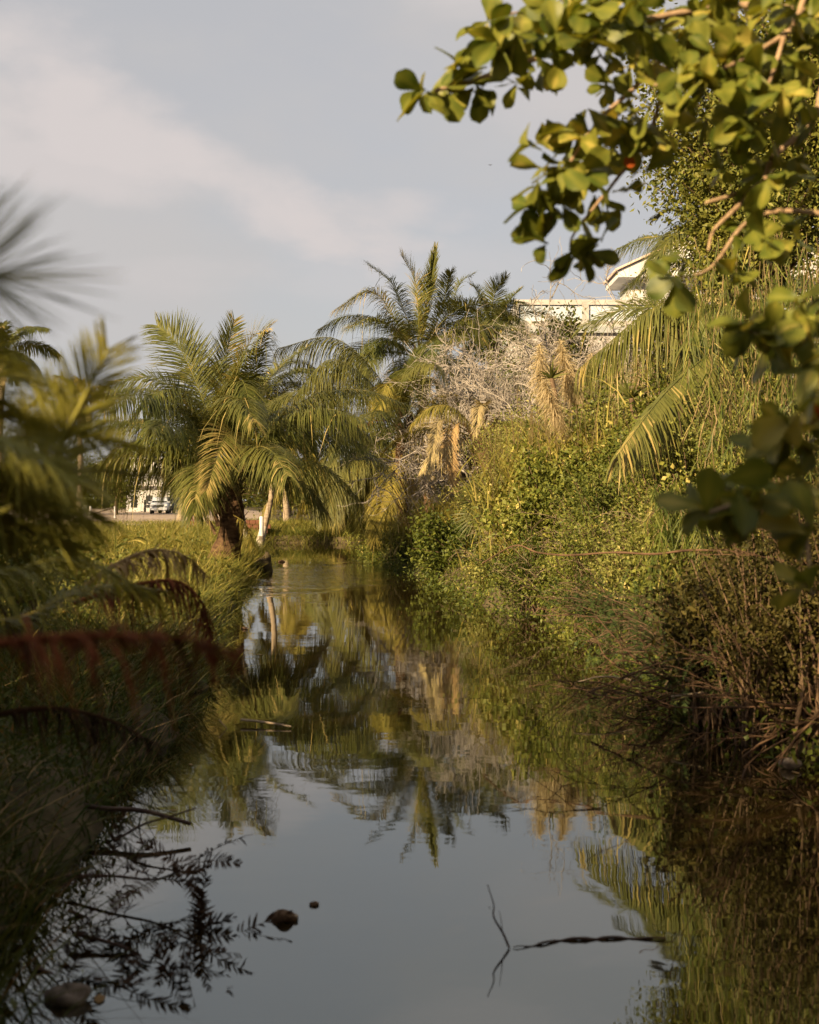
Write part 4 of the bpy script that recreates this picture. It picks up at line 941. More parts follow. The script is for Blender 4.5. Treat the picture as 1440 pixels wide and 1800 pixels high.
# spiky plants
def spiky(label, u, v_, D, rad, n, seed, mat='reed'):
    c = P(u, v_, D); g_ = np.random.default_rng(seed); r = thing('spiky_plant', label, 'plant', (c[0], D, float(gz(c[0], D))), 'spiky plants on the right bank')
    mb = MB(); tubes(mb, curve([(c[0], D, float(gz(c[0], D)) - .1), (c[0] + .1, D, c[2] - .8), c], 8), np.linspace(.06, .05, 8), 7); mb.build('stem', M['twig_dark'], r)
    for i in range(n):
        d = rdir(1, g_); d[0, 2] = abs(d[0, 2]) * 1.2 + .1; d = nrm(d)
        mb = MB(); strips(mb, c[None], d, np.array([rad * g_.uniform(.7, 1.1)]), np.array([.05]), nrm(np.cross(d, rdir(1, g_))), np.array([[0, 0, -.2]]), 5, [.7, 1, .9, .7, .4, .05], g_.uniform(.3, .7, 1)); mb.build('leaf', M[mat], r)
spiky('spiky yucca like plant between the two arching fronds', 1110, 700, 23.5, .62, 22, 401, 'palm')
spiky('spiky plant with bluish blades above the upper arching frond', 1190, 580, 21.5, .6, 14, 402, 'palm_dark')
spiky('spiky tuft among the pink reed plumes', 970, 665, 27, .5, 20, 403, 'palm')

# hanging vines under the big tree
def vines(label, u0, u1, v0, v1, D, n, seed, mat='vine'):
    g_ = np.random.default_rng(seed); c = P((u0 + u1) / 2, v0, D); r = thing('hanging_vines', label, 'vines', (c[0], D, float(gz(c[0], D))), 'hanging vines on the right bank')
    top = np.array([P(g_.uniform(u0, u1), v0 + g_.uniform(-40, 60), D + g_.uniform(-.8, .8)) for _ in range(n)])
    ln = g_.uniform(.35, 1.0, n) * (v1 - v0) * D / F
    k = 9; uu = np.linspace(0, 1, k)
    wx = np.cumsum(g_.normal(0, .028, (n, k)), 1) + g_.normal(0, .3, n)[:, None] * uu ** 2 * .5; wy = np.cumsum(g_.normal(0, .045, (n, k)), 1)
    PT = np.stack([top[:, :1] + wx, top[:, 1:2] + wy, top[:, 2:] - ln[:, None] * uu[None]], -1)
    mb = MB(); tubes(mb, PT, g_.uniform(.002, .0075, (n, 1)) * np.ones((1, k)), 4, g_.random(n)); mb.build('strands', M[mat], r)
    m_ = n * 26; ti = np.repeat(np.arange(n), 26); f = g_.random(m_) * (k - 1.01); i0 = f.astype(int); fr = (f - i0)[:, None]
    p = PT[ti, i0] * (1 - fr) + PT[ti, i0 + 1] * fr; d = nrm(rdir(m_, g_) * .6 + np.array([0, 0, -.9]))
    mb = MB(); strips(mb, p, d, g_.uniform(.1, .4, m_), np.full(m_, .018), rdir(m_, g_), np.tile((0, 0, -.3), (m_, 1)), 3, None, np.clip(g_.normal(.45, .25, m_), 0, 1)); mb.build('leaves', M['bush_olive'], r)
vines('curtain of dry vines hanging below the big tree', 1200, 1330, 450, 780, 17, 26, 501)
vines('curtain of vines hanging at the right edge', 1320, 1460, 420, 820, 15.5, 30, 502)
vines('thin vines hanging behind the dark near leaves', 1230, 1440, 700, 1000, 14.5, 26, 503)
vines('short dry strands above the horizontal vine', 1150, 1260, 880, 1030, 14.2, 40, 504)

# the long horizontal vine
D = 13.6
mb = MB(); cc = curve([P(848, 990, D + 1.2), P(905, 959, D + .8), P(945, 971, D + .6), P(1000, 976, D + .3), P(1080, 971, D), P(1150, 974, D - .2), P(1220, 967, D - .3), P(1330, 971, D - .5), P(1460, 975, D - .6)], 50)
tubes(mb, cc, np.linspace(.008, .014, 50) * (1 + .15 * np.sin(np.arange(50) * 1.3)), 6, cap=True)
o = mb.build('horizontal_vine', M['brush'], origin=cc[25]); tag(o, 'long bare stem stretched level across the sunlit bank', 'vine')

# feathery shrubs low over the water
def feathery(label, u, v_, D, rx, rz2, n, seed, group='feathery shrubs'):
    g_ = np.random.default_rng(seed); c = P(u, v_, D); bx_ = float(xr(D)) + .35
    r = thing('feathery_shrub', label, 'shrub', (bx_, D, float(gz(bx_, D))), group)
    base = np.array([bx_, D, float(gz(bx_, D))]); dr = rdir(n, g_); ends = c + dr * np.array([rx, rx, rz2]) * (g_.random(n) ** .4)[:, None]; ends[:, 2] = np.maximum(ends[:, 2], .05)
    uu = np.linspace(0, 1, 5)[None, :, None]; md = (base + ends) / 2 + np.array([0, 0, .2]) + g_.normal(0, .1, (n, 3)); PT = (1 - uu) ** 2 * base + 2 * uu * (1 - uu) * md[:, None] + uu ** 2 * ends[:, None]
    mb = MB(); tubes(mb, PT, np.linspace(.009, .003, 5)[None] * np.ones((n, 1)), 4); mb.build('stems', M['twig_dark'], r)
    mb = MB()
    for i in range(n):
        for j in range(3):
            p = PT[i, 2 + j % 3] + g_.normal(0, .05, 3); d = nrm((rdir(1, g_)[0] + (ends[i] - base) * .3) * np.array([1, 1, .5])); ln = g_.uniform(.18, .34)
            frond_mesh(mb, np.array([p, p + d * ln * .5 + (0, 0, .02), p + d * ln - (0, 0, .03)]), llen=.05, nleaf=16, wid=.013, droop=.2, r0=.003, start=.1, seed=int(g_.integers(1e6)), k=1)
    mb.build('foliage', M['fern'], r)
feathery('feathery blue green shrub reaching over the water in shade', 1120, 1110, 14.0, .7, .5, 120, 601)
feathery('feathery shrub beside the dead tangle at the right', 1190, 1130, 12.5, .75, .5, 120, 602)
feathery('small feathery shrub above the shaded waterline', 1035, 1060, 16.5, .6, .35, 90, 603)
feathery('feathery shrub in front of the dead brush at the right', 1300, 1160, 10.8, .55, .4, 90, 604)

# dead tangles lower right
g_ = np.random.default_rng(90)
def tangle(label, u, D, n, length, seed, main=(-.5, -.2, .55), mat='brush', lev=None, r0=.012, z=None):
    c = P(u, 0, D); zz = float(gz(c[0], D)) if z is None else z
    gg = np.random.default_rng(seed)
    bare('dead_brush', label, 'dead brush', (c[0], D, max(zz, .03)), dirs_to(n, .55, main, gg), length, r0, lev or [(4, .6, .7), (4, .55, .9)], mat, seed + 1, 'dead brush on the right bank', wig=.2, grav=-.05, rmin=.003)
tangle('dead brown brush at the right edge above the pale stone', 1420, 10.6, 5, .7, 701)
tangle('dead brush leaning left over the dark water', 1320, 11.2, 4, .7, 702)
tangle('dead brush behind the feathery shrub', 1260, 12.6, 4, .7, 703)
tangle('upright dead brush at the right edge under the near leaves', 1400, 12.2, 6, 1.2, 704, (-.1, -.1, 1))
tangle('dead brush on the bank below the horizontal vine', 1300, 13.6, 6, 1.0, 705, (-.2, -.1, 1))
tangle('low dead twigs trailing in the shaded water', 1180, 12.4, 12, .8, 706, (-.8, -.2, .1), z=.12)
tangle('dry canes sloping into the water by the stone', 1460, 9.6, 12, 1.2, 707, (-.9, -.3, .12), z=.35)
tangle('pale dead brush among the sunlit shrubs', 1040, 21.5, 5, 1.3, 708, (-.3, -.1, 1), 'tanstem')
tangle('pale dead stems rising from the shrub under the arching frond', 1150, 19.5, 5, 1.3, 709, (-.3, -.1, 1), 'tanstem')
tangle('pale dead stems at the foot of the reeds', 930, 27.5, 6, 1.5, 710, (-.3, -.1, 1), 'tanstem')
tangle('thin tan stems crossing the dense shrub above the level vine', 1130, 17.6, 4, 1.2, 711, (-.5, -.2, .7), 'tanstem', r0=.009)
tangle('thin tan stems in front of the yellow green shrub', 1020, 20.3, 4, 1.2, 712, (-.4, -.2, .7), 'tanstem', r0=.009)
tangle('tan stems rising under the lower arching frond', 1230, 16.6, 4, 1.3, 713, (-.5, -.2, .8), 'tanstem', r0=.009)
tangle('tan stems leaning out where the bank bends', 910, 25.0, 4, 1.2, 714, (-.6, -.2, .5), 'tanstem', r0=.010)
for i, (a_, b_, D, lab) in enumerate([((1110, 1195), (1010, 1200), 12.2, 'pale stick lying level over the shaded water'), ((1180, 1225), (1440, 1180), 10.9, 'long pale cane lying across the dead brush'), ((1040, 1215), (1260, 1130), 11.5, 'cane sloping up through the dead brush'), ((1255, 1215), (1330, 1095), 10.8, 'forked dead branch standing at the right')]):
    A, B = P(*a_, D), P(*b_, D - .2); mb = MB(); cc = curve([A, (A + B) / 2 + rng.normal(0, .03, 3), B], 10); tubes(mb, cc, np.linspace(.011, .006, 10), 5, cap=True)
    o = mb.build('fallen_cane', M['brush'] if i > 1 else M['wood'], origin=A); tag(o, lab, 'cane', 'fallen canes at the right waterline')
mb = MB(); c = P(1388, 1334, 9.3); blob(mb, (c[0], c[1], .03), (.08, .07, .045), 4, .3); o = mb.build('stone', M['stone'], origin=c); tag(o, 'pale stone at the right waterline', 'stone')

# ground cover on the right bank
grass_field('grass', 'tufted weeds and grass covering the right bank', 'grass', 26000, (-2, 12), (9, 58), (.15, .5), .02, 21, 0.05, lean=.5, clump=.2)
# leaf litter hanging along the right shore
n = 9000; y = rng.uniform(9, 50, n); x = xr(y) + rng.normal(.15, .25, n); z = np.maximum(gz(x, y), 0) + rng.random(n) ** 2 * .35
mb = MB(); leaves(mb, np.column_stack([x, y, z]), rdir(n), nrm(rdir(n) + (0, 0, .5)), rng.uniform(.04, .1, n), rng.uniform(.02, .05, n), rng.random(n)); o = mb.build('ground_cover', M['bush_green']); tag(o, 'creeping leaves along the right waterline', 'ground cover', kind='stuff')

# ------------------------------------------------------------------ left bank vegetation
grass_field('grass', 'long sunlit grass on the left bank', 'grass', 48000, (-16, -2), (13, 44), (.22, .62), .026, 22, 0.02, 14, lean=.45, clump=.42, dens=.8)
grass_field('grass', 'grass along the waterline of the left bank', 'grass', 20000, (-7, -1), (11, 46), (.3, .6), .019, 23, -0.05, 0.7, lean=.8, clump=.2)
grass_field('grass', 'sparse grass before the dirt road', 'grass', 20000, (-30, 2), (44, 75), (.25, .5), .03, 24, 0.05, lean=.4, clump=.35)
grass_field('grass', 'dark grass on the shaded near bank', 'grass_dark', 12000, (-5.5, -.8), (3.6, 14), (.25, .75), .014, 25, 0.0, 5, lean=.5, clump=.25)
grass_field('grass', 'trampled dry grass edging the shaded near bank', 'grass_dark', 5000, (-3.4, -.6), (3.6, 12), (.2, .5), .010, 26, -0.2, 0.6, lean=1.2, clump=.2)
grass_field('grass', 'dark grass on the bank at the far end of the canal', 'grass', 9000, (-9, 2), (57.8, 64), (.35, .8), .035, 27, -0.1, lean=.5, clump=.15)
grass_field('grass', 'grass on the left bank beyond the big palm', 'grass', 12000, (-12, -3.5), (40, 60), (.3, .6), .028, 28, -0.05, 5, lean=.5, clump=.15)
grass_field('grass', 'dry straw coloured stalks in the left bank grass', 'reed', 9000, (-16, -2.4), (13, 40), (.55, 1.0), .012, 29, 0.1, 14, lean=.3, clump=.35)
grass_field('grass', 'dead stalks in the shaded near bank', 'palm_brown', 1600, (-4.5, -1.2), (4, 13), (.3, .8), .010, 30, 0.0, 4, lean=.9, clump=.3)
g_ = np.random.default_rng(71); n = 26000
x = g_.uniform(-12, -2, n); y = 12 + 28 * g_.random(n); pt = np.sin(x * 2.3 + y) * np.sin(y * 1.9 - x) ; ok = (dland(x, y) > .02) & (pt > .15); x, y = x[ok], y[ok]; n = len(x)
p = np.column_stack([x, y, gz(x, y) + g_.random(n) ** 1.5 * .42]); mb = MB()
leaves(mb, p, nrm(rdir(n, g_) + (0, 0, .2)), nrm(rdir(n, g_) + (0, 0, .8)), g_.uniform(.05, .13, n), g_.uniform(.03, .06, n), np.clip(g_.normal(.45, .22, n), 0, 1))
o = mb.build('weeds', M['bush_olive']); tag(o, 'broad leaved weeds growing among the left bank grass', 'weeds', kind='stuff')
n = 14000; x = g_.uniform(-5, -1.3, n); y = 3.6 + 10 * g_.random(n); ok = (dland(x, y) > -.02) & (np.sin(x * 3.1 + y) * np.sin(y * 2.3 - x) > -.25); x, y = x[ok], y[ok]; n = len(x)
p = np.column_stack([x, y, gz(x, y) + g_.random(n) ** 1.7 * .3]); mb = MB()
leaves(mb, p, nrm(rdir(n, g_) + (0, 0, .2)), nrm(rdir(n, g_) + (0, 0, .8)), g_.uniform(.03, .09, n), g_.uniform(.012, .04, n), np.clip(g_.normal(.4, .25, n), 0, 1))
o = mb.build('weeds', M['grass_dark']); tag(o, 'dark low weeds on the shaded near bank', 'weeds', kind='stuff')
# tall weeds
def weed(label, u, D, h, seed, mat='grass', n=26):
    c = P(u, 0, D); z = float(gz(c[0], D)); g_ = np.random.default_rng(seed); r = thing('tall_weed', label, 'weed', (c[0], D, z), 'tall weeds on the left bank')
    k = 3; q0 = np.repeat(np.array([[c[0], D, z]]), k, 0) + g_.normal(0, .06, (k, 3)) * (1, 1, 0); q1 = q0 + np.column_stack([g_.normal(0, .12, k), g_.normal(0, .12, k), h * g_.uniform(.7, 1, k)])
    uu = np.linspace(0, 1, 6)[None, :, None]; PT = q0[:, None] * (1 - uu) + q1[:, None] * uu; mb = MB(); tubes(mb, PT, np.full((k, 6), .007), 4); mb.build('stems', M['grass'], r)
    ti = g_.integers(0, k, n); f = g_.uniform(.2, 1, n)[:, None]; p = q0[ti] * (1 - f) + q1[ti] * f; a = g_.uniform(0, 6.283, n)
    d = nrm(np.column_stack([np.cos(a), np.sin(a), .7 * np.ones(n)])); mb = MB(); strips(mb, p, d, g_.uniform(.18, .42, n), np.full(n, .026), nrm(np.cross(d, rdir(n, g_))), np.tile((0, 0, -.6), (n, 1)), 4, [.6, 1, .8, .5, .05], np.clip(g_.normal(.4, .2, n), 0, 1)); mb.build('leaves', M[mat], r)
for i, (u, D, h, lab) in enumerate([(195, 15, 1.35, 'tall weed rising before the white building'), (235, 17, 1.1, 'tall weed left of the yellowed frond tips'), (150, 16, 1.2, 'tall weed under the slanting rail'), (120, 13, 1.2, 'tall weed against the blurred fronds'), (262, 13, .95, 'bent weed above the dry fronds'), (60, 14, 1.2, 'tall weed near the left edge'), (330, 26, .9, 'weed tuft before the dirt road')]):
    weed(lab, u, D, h, 800 + i)
shrub('leafy_shrub', 'low shrub on the left bank behind the arching frond', 'shrub', (P(110, 0, 14)[0], 14, .5), P(110, 1000, 14), (.6, .6, .35), 50, 60, .055, 'bush_olive', 'twig_dark', 'shrubs on the left bank', 140)
shrub('leafy_shrub', 'shrub at the left edge beneath the blurred palm', 'shrub', (P(20, 0, 11)[0], 11, .5), P(0, 960, 11), (.6, .6, .6), 60, 60, .055, 'bush_olive', 'twig_dark', 'shrubs on the left bank', 141)
# bank clods at the point
mb = MB(); c = P(466, 1005, 35); blob(mb, (c[0], 35, .12), (.22, .4, .32), 9, .35, 18, 11); o = mb.build('earth_clod', M['soil'], origin=c); tag(o, 'dark eroded lump of earth at the tip of the grassy bank', 'earth')

# ------------------------------------------------------------------ near palm at the left edge (blurred)
base = (-1.65, 3.2, float(gz(-1.65, 3.2))); cr = np.array([-1.55, 3.2, 1.72])
D = 3.2
nk = dict(mat='palm_near', llen=.34, nleaf=84, wid=.0052, droop=.4, mess=.06, tintc=.5)
hero = [
 (px([(-380, 960), (-120, 930), (60, 870), (115, 765), (192, 612)], D, -.1), dict(nk, llen=.27, vee=.1, roll=.9, tintc=.7, droop=.15)),
 (px([(-380, 960), (-220, 760), (-80, 670), (50, 665), (150, 725)], D, .2), dict(nk)),
 (px([(-380, 960), (-160, 810), (-30, 740), (80, 735), (180, 775)], D + .2, .2), dict(nk, tintc=.7)),
 (px([(-380, 980), (-160, 850), (20, 775), (150, 765), (255, 790)], D + .3, .4), dict(nk, llen=.22)),
 (px([(-380, 980), (-150, 900), (40, 845), (160, 828), (285, 842)], D + .3, .4), dict(nk, llen=.16, droop=.2, mat='palm_yellow', tintc=.1)),
 (px([(-380, 990), (-200, 930), (-40, 870), (70, 870), (160, 915)], D, .1), dict(nk, droop=.4)),
 (px([(-380, 980), (-220, 830), (-80, 770), (40, 785), (130, 850)], D - .2, -.1), dict(nk, tintc=.6)),
 (px([(-380, 980), (-240, 890), (-100, 830), (20, 830), (110, 880)], D + .3, .1), dict(nk, mat='palm_yellow', tintc=.1)),
 (px([(-380, 985), (-240, 950), (-100, 910), (20, 915), (130, 965)], D + .1, .1), dict(nk, droop=.4, tintc=.7)),
 (px([(-380, 960), (-240, 740), (-110, 640), (-10, 630), (70, 690)], D + .1, .1), dict(nk)),
 (px([(-380, 970), (-240, 780), (-110, 705), (-10, 700), (90, 760)], D - .1, .1), dict(nk, roll=.4, tintc=.6)),
 (px([(-380, 990), (-180, 1000), (20, 1005), (90, 985), (180, 1000), (275, 1055)], D + 1.0, .5), dict(nk, llen=.32, droop=.6, tintc=.6, wid=.009)),
 (px([(-380, 1000), (-100, 1090), (40, 1085), (130, 1042), (215, 1030), (295, 1040)], D + 1.3, .6), dict(nk, llen=.26, droop=.6, mat='palm_yellow', wid=.009, tintc=.2)),
]
palm('coconut_palm', 'blurred young palm at the left edge close to the viewer', 'coconut palms', base, cr, .12, 'palm_bark', hero, 3, 1.2, .25, 'palm', 56, 0, 81, el_range=(1.0, .4), az_range=(2.4, 4.2), wid=.008)
# frond tip fanning in from the left edge, nearer still
base = (-2.0, 2.0, float(gz(-2.0, 2.0))); cr = np.array([-1.9, 2.0, 1.9])
hero = [(np.array([(-1.9, 2.0, 1.95), (-1.3, 1.9, 2.22), (-.85, 1.75, 2.25), (-.56, 1.7, 2.19)]), dict(mess=.06, mat='palm_near', llen=.19, nleaf=60, wid=.0036, droop=.1, spread=(1.25, .95), vee=.0, roll=1.35, tipl=.95, tintc=.3, r0=.01, start=.3)),
        (np.array([(-.60, 1.7, 2.195), (-.57, 1.7, 2.192), (-.54, 1.7, 2.19)]), dict(mess=.06, mat='palm_near', llen=.16, nleaf=26, wid=.0036, droop=.05, spread=(1.5, .1), vee=.0, roll=1.35, tipl=1.1, tintc=.3, start=.01, r0=.004)),
        (np.array([(-1.9, 2.0, 1.95), (-1.4, 1.85, 2.25), (-.9, 1.8, 2.22), (-.62, 1.78, 2.10)]), dict(llen=.2, nleaf=34, wid=.011, droop=.25, spread=(1.1, .4), vee=.1, roll=.9, mat='palm_yellow', tintc=.2))]
palm('coconut_palm', 'very blurred frond tips fanning in from the left edge against the sky', 'coconut palms', base, cr, .1, 'palm_bark', hero, 0, 1.2, .3, 'palm', 40, 0, 83, el_range=(.9, .3), az_range=(2.4, 4.2), wid=.011)

def dead_frond(label, pts, seed, mat='palm_dead', **kw):
    mb = MB(); o_ = dict(llen=.3, nleaf=60, wid=.014, droop=.9, vee=-.1, tintc=.5, r0=.014, mess=.35, gap=.3); o_.update(kw); frond_mesh(mb, pts, seed=seed, **o_)
    o = mb.build('dead_frond', M[mat], origin=pts[0]); tag(o, label, 'palm frond', 'dead palm fronds on the near left bank')
D = 2.0
dead_frond('blurred red brown dead frond across the near left bank', px([(-60, 1140), (80, 1122), (220, 1118), (330, 1124), (420, 1150)], D, .2), 901, llen=.10, nleaf=60, wid=.007, droop=.6, mess=.5, tintc=.75, vee=.1, r0=.01)
dead_frond('curled brown frond tip above the yellow one', px([(150, 1030), (205, 992), (265, 968), (320, 975), (362, 1008)], 6.0, .3), 903, 'palm_brown', llen=.17, nleaf=46, wid=.012, tintc=.9)
dead_frond('dark dead frond arching down to the water', px([(130, 1060), (230, 1030), (310, 1022), (355, 1060), (372, 1130)], 6.0, .1), 904, llen=.15, nleaf=56, wid=.012)
dead_frond('dead frond lying in the shaded grass', px([(-30, 1260), (90, 1245), (190, 1265), (280, 1310)], 4.6, .3), 905, 'dark_leaf', llen=.13, nleaf=40, wid=.008, tintc=.2)
dead_frond('dead frond at the foot of the big low palm', px([(410, 905), (432, 920), (440, 945), (445, 960)], 31, -.3), 907, 'palm_yellow', llen=.3, nleaf=40)
dead_frond('dark broken frond stub left of the thick trunk', px([(375, 880), (350, 895), (340, 905), (330, 920)], 31.2, -.3), 908, llen=.25, nleaf=30)

# sticks and debris at the near left waterline
def stick(label, pts, r0, mat='wet_twig', name='fallen_stick', cat='stick', group='fallen sticks'):
    mb = MB(); cc = curve(pts, 14); tubes(mb, cc, np.linspace(r0, r0 * .6, 14), 6, cap=True); o = mb.build(name, M[mat], origin=pts[0]); return tag(o, label, cat, group)
stick('dark stick jutting from the bank over the water', px([(40, 1380), (160, 1418), (250, 1425), (335, 1448)], 7.6, -.2), .02)
stick('thin stick lying below the dark jutting one', px([(200, 1480), (250, 1450), (300, 1435), (345, 1420)], 7.2, .1), .008)
stick('pale stick floating in the dark reflection', px([(424, 1265), (470, 1270), (512, 1277)], 11.1, -.2), .012, 'wood')
stick('pale splinter floating near the left bank', px([(385, 1265), (400, 1282)], 10.9, 0), .006, 'wood')
def floating(pts): return np.array([(p[0], p[1], .006) for p in pts])
def W(u, v_): D_ = CZ * F / (v_ - HY); return P(u, v_, D_)
cc = np.array([W(895, 1668) + (0, 0, .004), P(884, 1640, 5.58), P(868, 1612, 5.6), P(868, 1590, 5.62), P(857, 1555, 5.65)])
r = thing('water_twig', 'thin bent twig poking up from the sky reflection', 'twig', W(895, 1668))
mb = MB(); k_ = curve(cc, 16); tubes(mb, k_, np.linspace(.006, .002, 16), 5); mb.build('stem', M['wet_twig'], r)
mb = MB(); tubes(mb, np.array([k_[4], P(882, 1625, 5.57), P(878, 1600, 5.56)]), [.003, .002, .0012], 4); mb.build('side_shoot', M['wet_twig'], r)
mb = MB(); pts = [W(902, 1667), W(940, 1663), W(985, 1654), W(1040, 1652), W(1090, 1650), W(1170, 1652)]; cc = curve(pts, 26); cc[:, 2] = .004 + .004 * np.sin(np.arange(26) * 1.1)
tubes(mb, cc, np.interp(np.arange(26), [0, 6, 14, 25], [.002, .005, .009, .006]) * (1 + .25 * np.sin(np.arange(26) * 2.3)), 6); o = mb.build('floating_branch', M['wet_twig'], origin=cc[0]); tag(o, 'dark branch floating level beside the bent twig', 'branch')
# feathery branches overhanging the water, bottom left
def feather_branch(label, pts, subs, seed):
    g_ = np.random.default_rng(seed); r = thing('feathery_branch', label, 'branch', pts[0], 'feathery branches over the near water')
    cc = curve(pts, 16); mb = MB(); tubes(mb, cc, np.linspace(.010, .003, 16), 5); mb.build('stem', M['wet_twig'], r)
    for (i, dv, ln) in subs:
        p = cc[i]; d = nrm(np.array(dv, float)); mb = MB()
        frond_mesh(mb, np.array([p, p + d * ln * .5 + (0, 0, .012), p + d * ln]), llen=.075, nleaf=15, wid=.013, droop=.15, r0=.003, start=.15, seed=int(g_.integers(1e6)), k=2, roll=g_.uniform(-1, 1)); mb.build('leaf_spray', M['dark_leaf'], r)
gs = np.random.default_rng(12)
def subs(n): return [(int(gs.integers(4, 16)), (gs.normal(.4, .8), gs.normal(-.1, .5), gs.normal(.15, .4)), gs.uniform(.16, .34)) for _ in range(n)]
feather_branch('feathery dead branch reaching farthest over the bright water', [P(120, 1600, 6.0), P(220, 1640, 5.9), P(310, 1645, 5.8), P(385, 1660, 5.75)], subs(16), 1)
feather_branch('forked feathery branch below the farthest one', [P(130, 1640, 5.6), P(230, 1670, 5.5), P(275, 1710, 5.4), P(300, 1760, 5.3), P(400, 1780, 5.2)], subs(15), 2)
feather_branch('feathery branch close to the dark bank', [P(120, 1540, 6.4), P(200, 1540, 6.3), P(280, 1545, 6.2), P(345, 1510, 6.2)], subs(14), 3)
feather_branch('thin feathery branch trailing at the bank foot', [P(60, 1700, 5.3), P(140, 1730, 5.2), P(210, 1740, 5.1)], subs(9), 4)
mb = MB(); c = W(118, 1760); blob(mb, (c[0], c[1], .015), (.085, .06, .045), 6, .3, 18, 11); o = mb.build('stone', M['stone'], origin=c); tag(o, 'blurred pale stone at the bottom left waterline', 'stone')
# floating coconuts
for i, (u, v_, s, lab) in enumerate([(500, 1617, .062, 'coconut husk floating on the bright water'), (552, 1591, .024, 'small husk fragment beside the floating coconut'), (495, 988, .10, 'dark husk floating far down the canal'), (430, 1106, .05, 'pale husk floating by the left bank')]):
    c = W(u, v_); r = thing('floating_coconut', lab, 'coconut', (c[0], c[1], 0), 'floating husks')
    mb = MB(); blob(mb, (c[0], c[1], s * .18), (s, s * .8, s * .5), 40 + i, .25, 16, 10); mb.build('husk', M['husk'], r)
    mb = MB(); blob(mb, (c[0] + s * .85, c[1], s * .25), (s * .2, s * .2, s * .16), 50 + i, .25, 8, 6); mb.build('stalk_end', M['wood'], r)

g_ = np.random.default_rng(61)
V = [(0, 0, 0), (.35, .2, .012), (.75, .17, .008), (1, 0, .02), (.75, -.17, .012), (.35, -.2, .006)]
mb = MB(); mb.add(np.array(V) * .075, [(0, 1, 2, 3), (0, 3, 4, 5)], tint=.4); lme = mb.mesh('floating_leaf', M['palm_brown'])
for i in range(26):
    y_ = 5 + 32 * g_.random() ** 1.6; sd = g_.random() < .6
    x_ = float(xl(y_) + abs(g_.normal(.1, .35))) if sd else float(xr(y_) - abs(g_.normal(.1, .4)))
    o = bpy.data.objects.new('floating_leaf', lme); o.location = (x_, y_, .004); o.rotation_euler = (0, 0, g_.uniform(0, 6.28)); k_ = g_.uniform(.6, 1.5); o.scale = (k_, k_, k_); col.objects.link(o)
    tag(o, 'small dry leaf floating on the water near the ' + ('left' if sd else 'right') + ' bank', 'leaf', 'dry leaves floating on the canal by the ' + ('left' if sd else 'right') + ' bank')

# ------------------------------------------------------------------ the near almond tree, right (blurred)
tb = np.array([2.75, 5.3, float(gz(2.75, 5.3))])
at_ = thing('almond_tree', 'near tree with big rounded leaves hanging in from the right', 'tree', tb)
fork = np.array([2.5, 5.2, 2.9])
mb = MB(); tubes(mb, curve([tb - (0, 0, .2), (2.7, 5.3, 1.6), fork, (2.35, 5.1, 4.2)], 20), np.linspace(.13, .07, 20), 10); mb.build('trunk', M['branch'], at_)
BR = [
 ([fork, (2.2, 5.1, 3.6), P(1500, 40, 5.0), P(1300, 10, 5.0), P(1080, 50, 4.9), P(900, 120, 4.8), P(765, 160, 4.7)], .03),
 ([P(1300, 10, 5.0), P(1180, 90, 4.9), P(1110, 160, 4.8), P(1050, 215, 4.7), P(990, 310, 4.65), P(965, 400, 4.6)], .016),
 ([P(1180, 90, 4.9), P(1140, 240, 4.95), P(1080, 320, 4.9), P(1010, 410, 4.8), P(1005, 440, 4.8)], .013),
 ([fork, P(1500, 120, 5.1), P(1430, 215, 5.0), P(1360, 275, 4.9), P(1335, 325, 4.85), P(1240, 357, 4.8)], .026),
 ([P(1335, 325, 4.85), P(1290, 370, 4.8), P(1255, 405, 4.75), P(1245, 440, 4.7)], .016),
 ([fork, P(1480, 380, 4.6), P(1330, 380, 4.7), P(1250, 470, 4.6), P(1190, 490, 4.5)], .016),
 ([fork, P(1520, 520, 4.2), P(1430, 590, 4.0), P(1340, 590, 3.9), P(1300, 570, 3.85)], .016),
 ([fork, P(1560, 720, 3.6), P(1440, 740, 3.4), P(1390, 750, 3.3)], .014),
 ([fork, P(1560, 860, 3.4), P(1420, 880, 3.3), P(1320, 880, 3.2), P(1235, 905, 3.1)], .016),
 ([P(1420, 880, 3.3), P(1420, 960, 3.2), P(1430, 1050, 3.1)], .010),
 ([fork, P(1500, -40, 4.6), P(1380, 60, 4.5), P(1250, 130, 4.4), P(1150, 150, 4.4)], .018),
 ([P(1380, 60, 4.5), P(1350, 150, 4.4), P(1300, 230, 4.4)], .012),
 ([P(1080, 50, 4.9), P(960, 20, 4.9), P(860, 30, 4.8)], .012),
 ([P(1500, 40, 5.0), P(1400, -10, 4.9), P(1200, -30, 4.7), P(1000, -20, 4.7)], .014),
]
for pts, r0 in BR:
    cc = curve(pts, 8 * len(pts)); mb = MB(); tubes(mb, cc, np.linspace(r0 * .75, r0 * .25, len(cc)) * (1 + .08 * np.sin(np.arange(len(cc)) * 1.7)), 7, cap=True); mb.build('branch', M['branch'], at_)
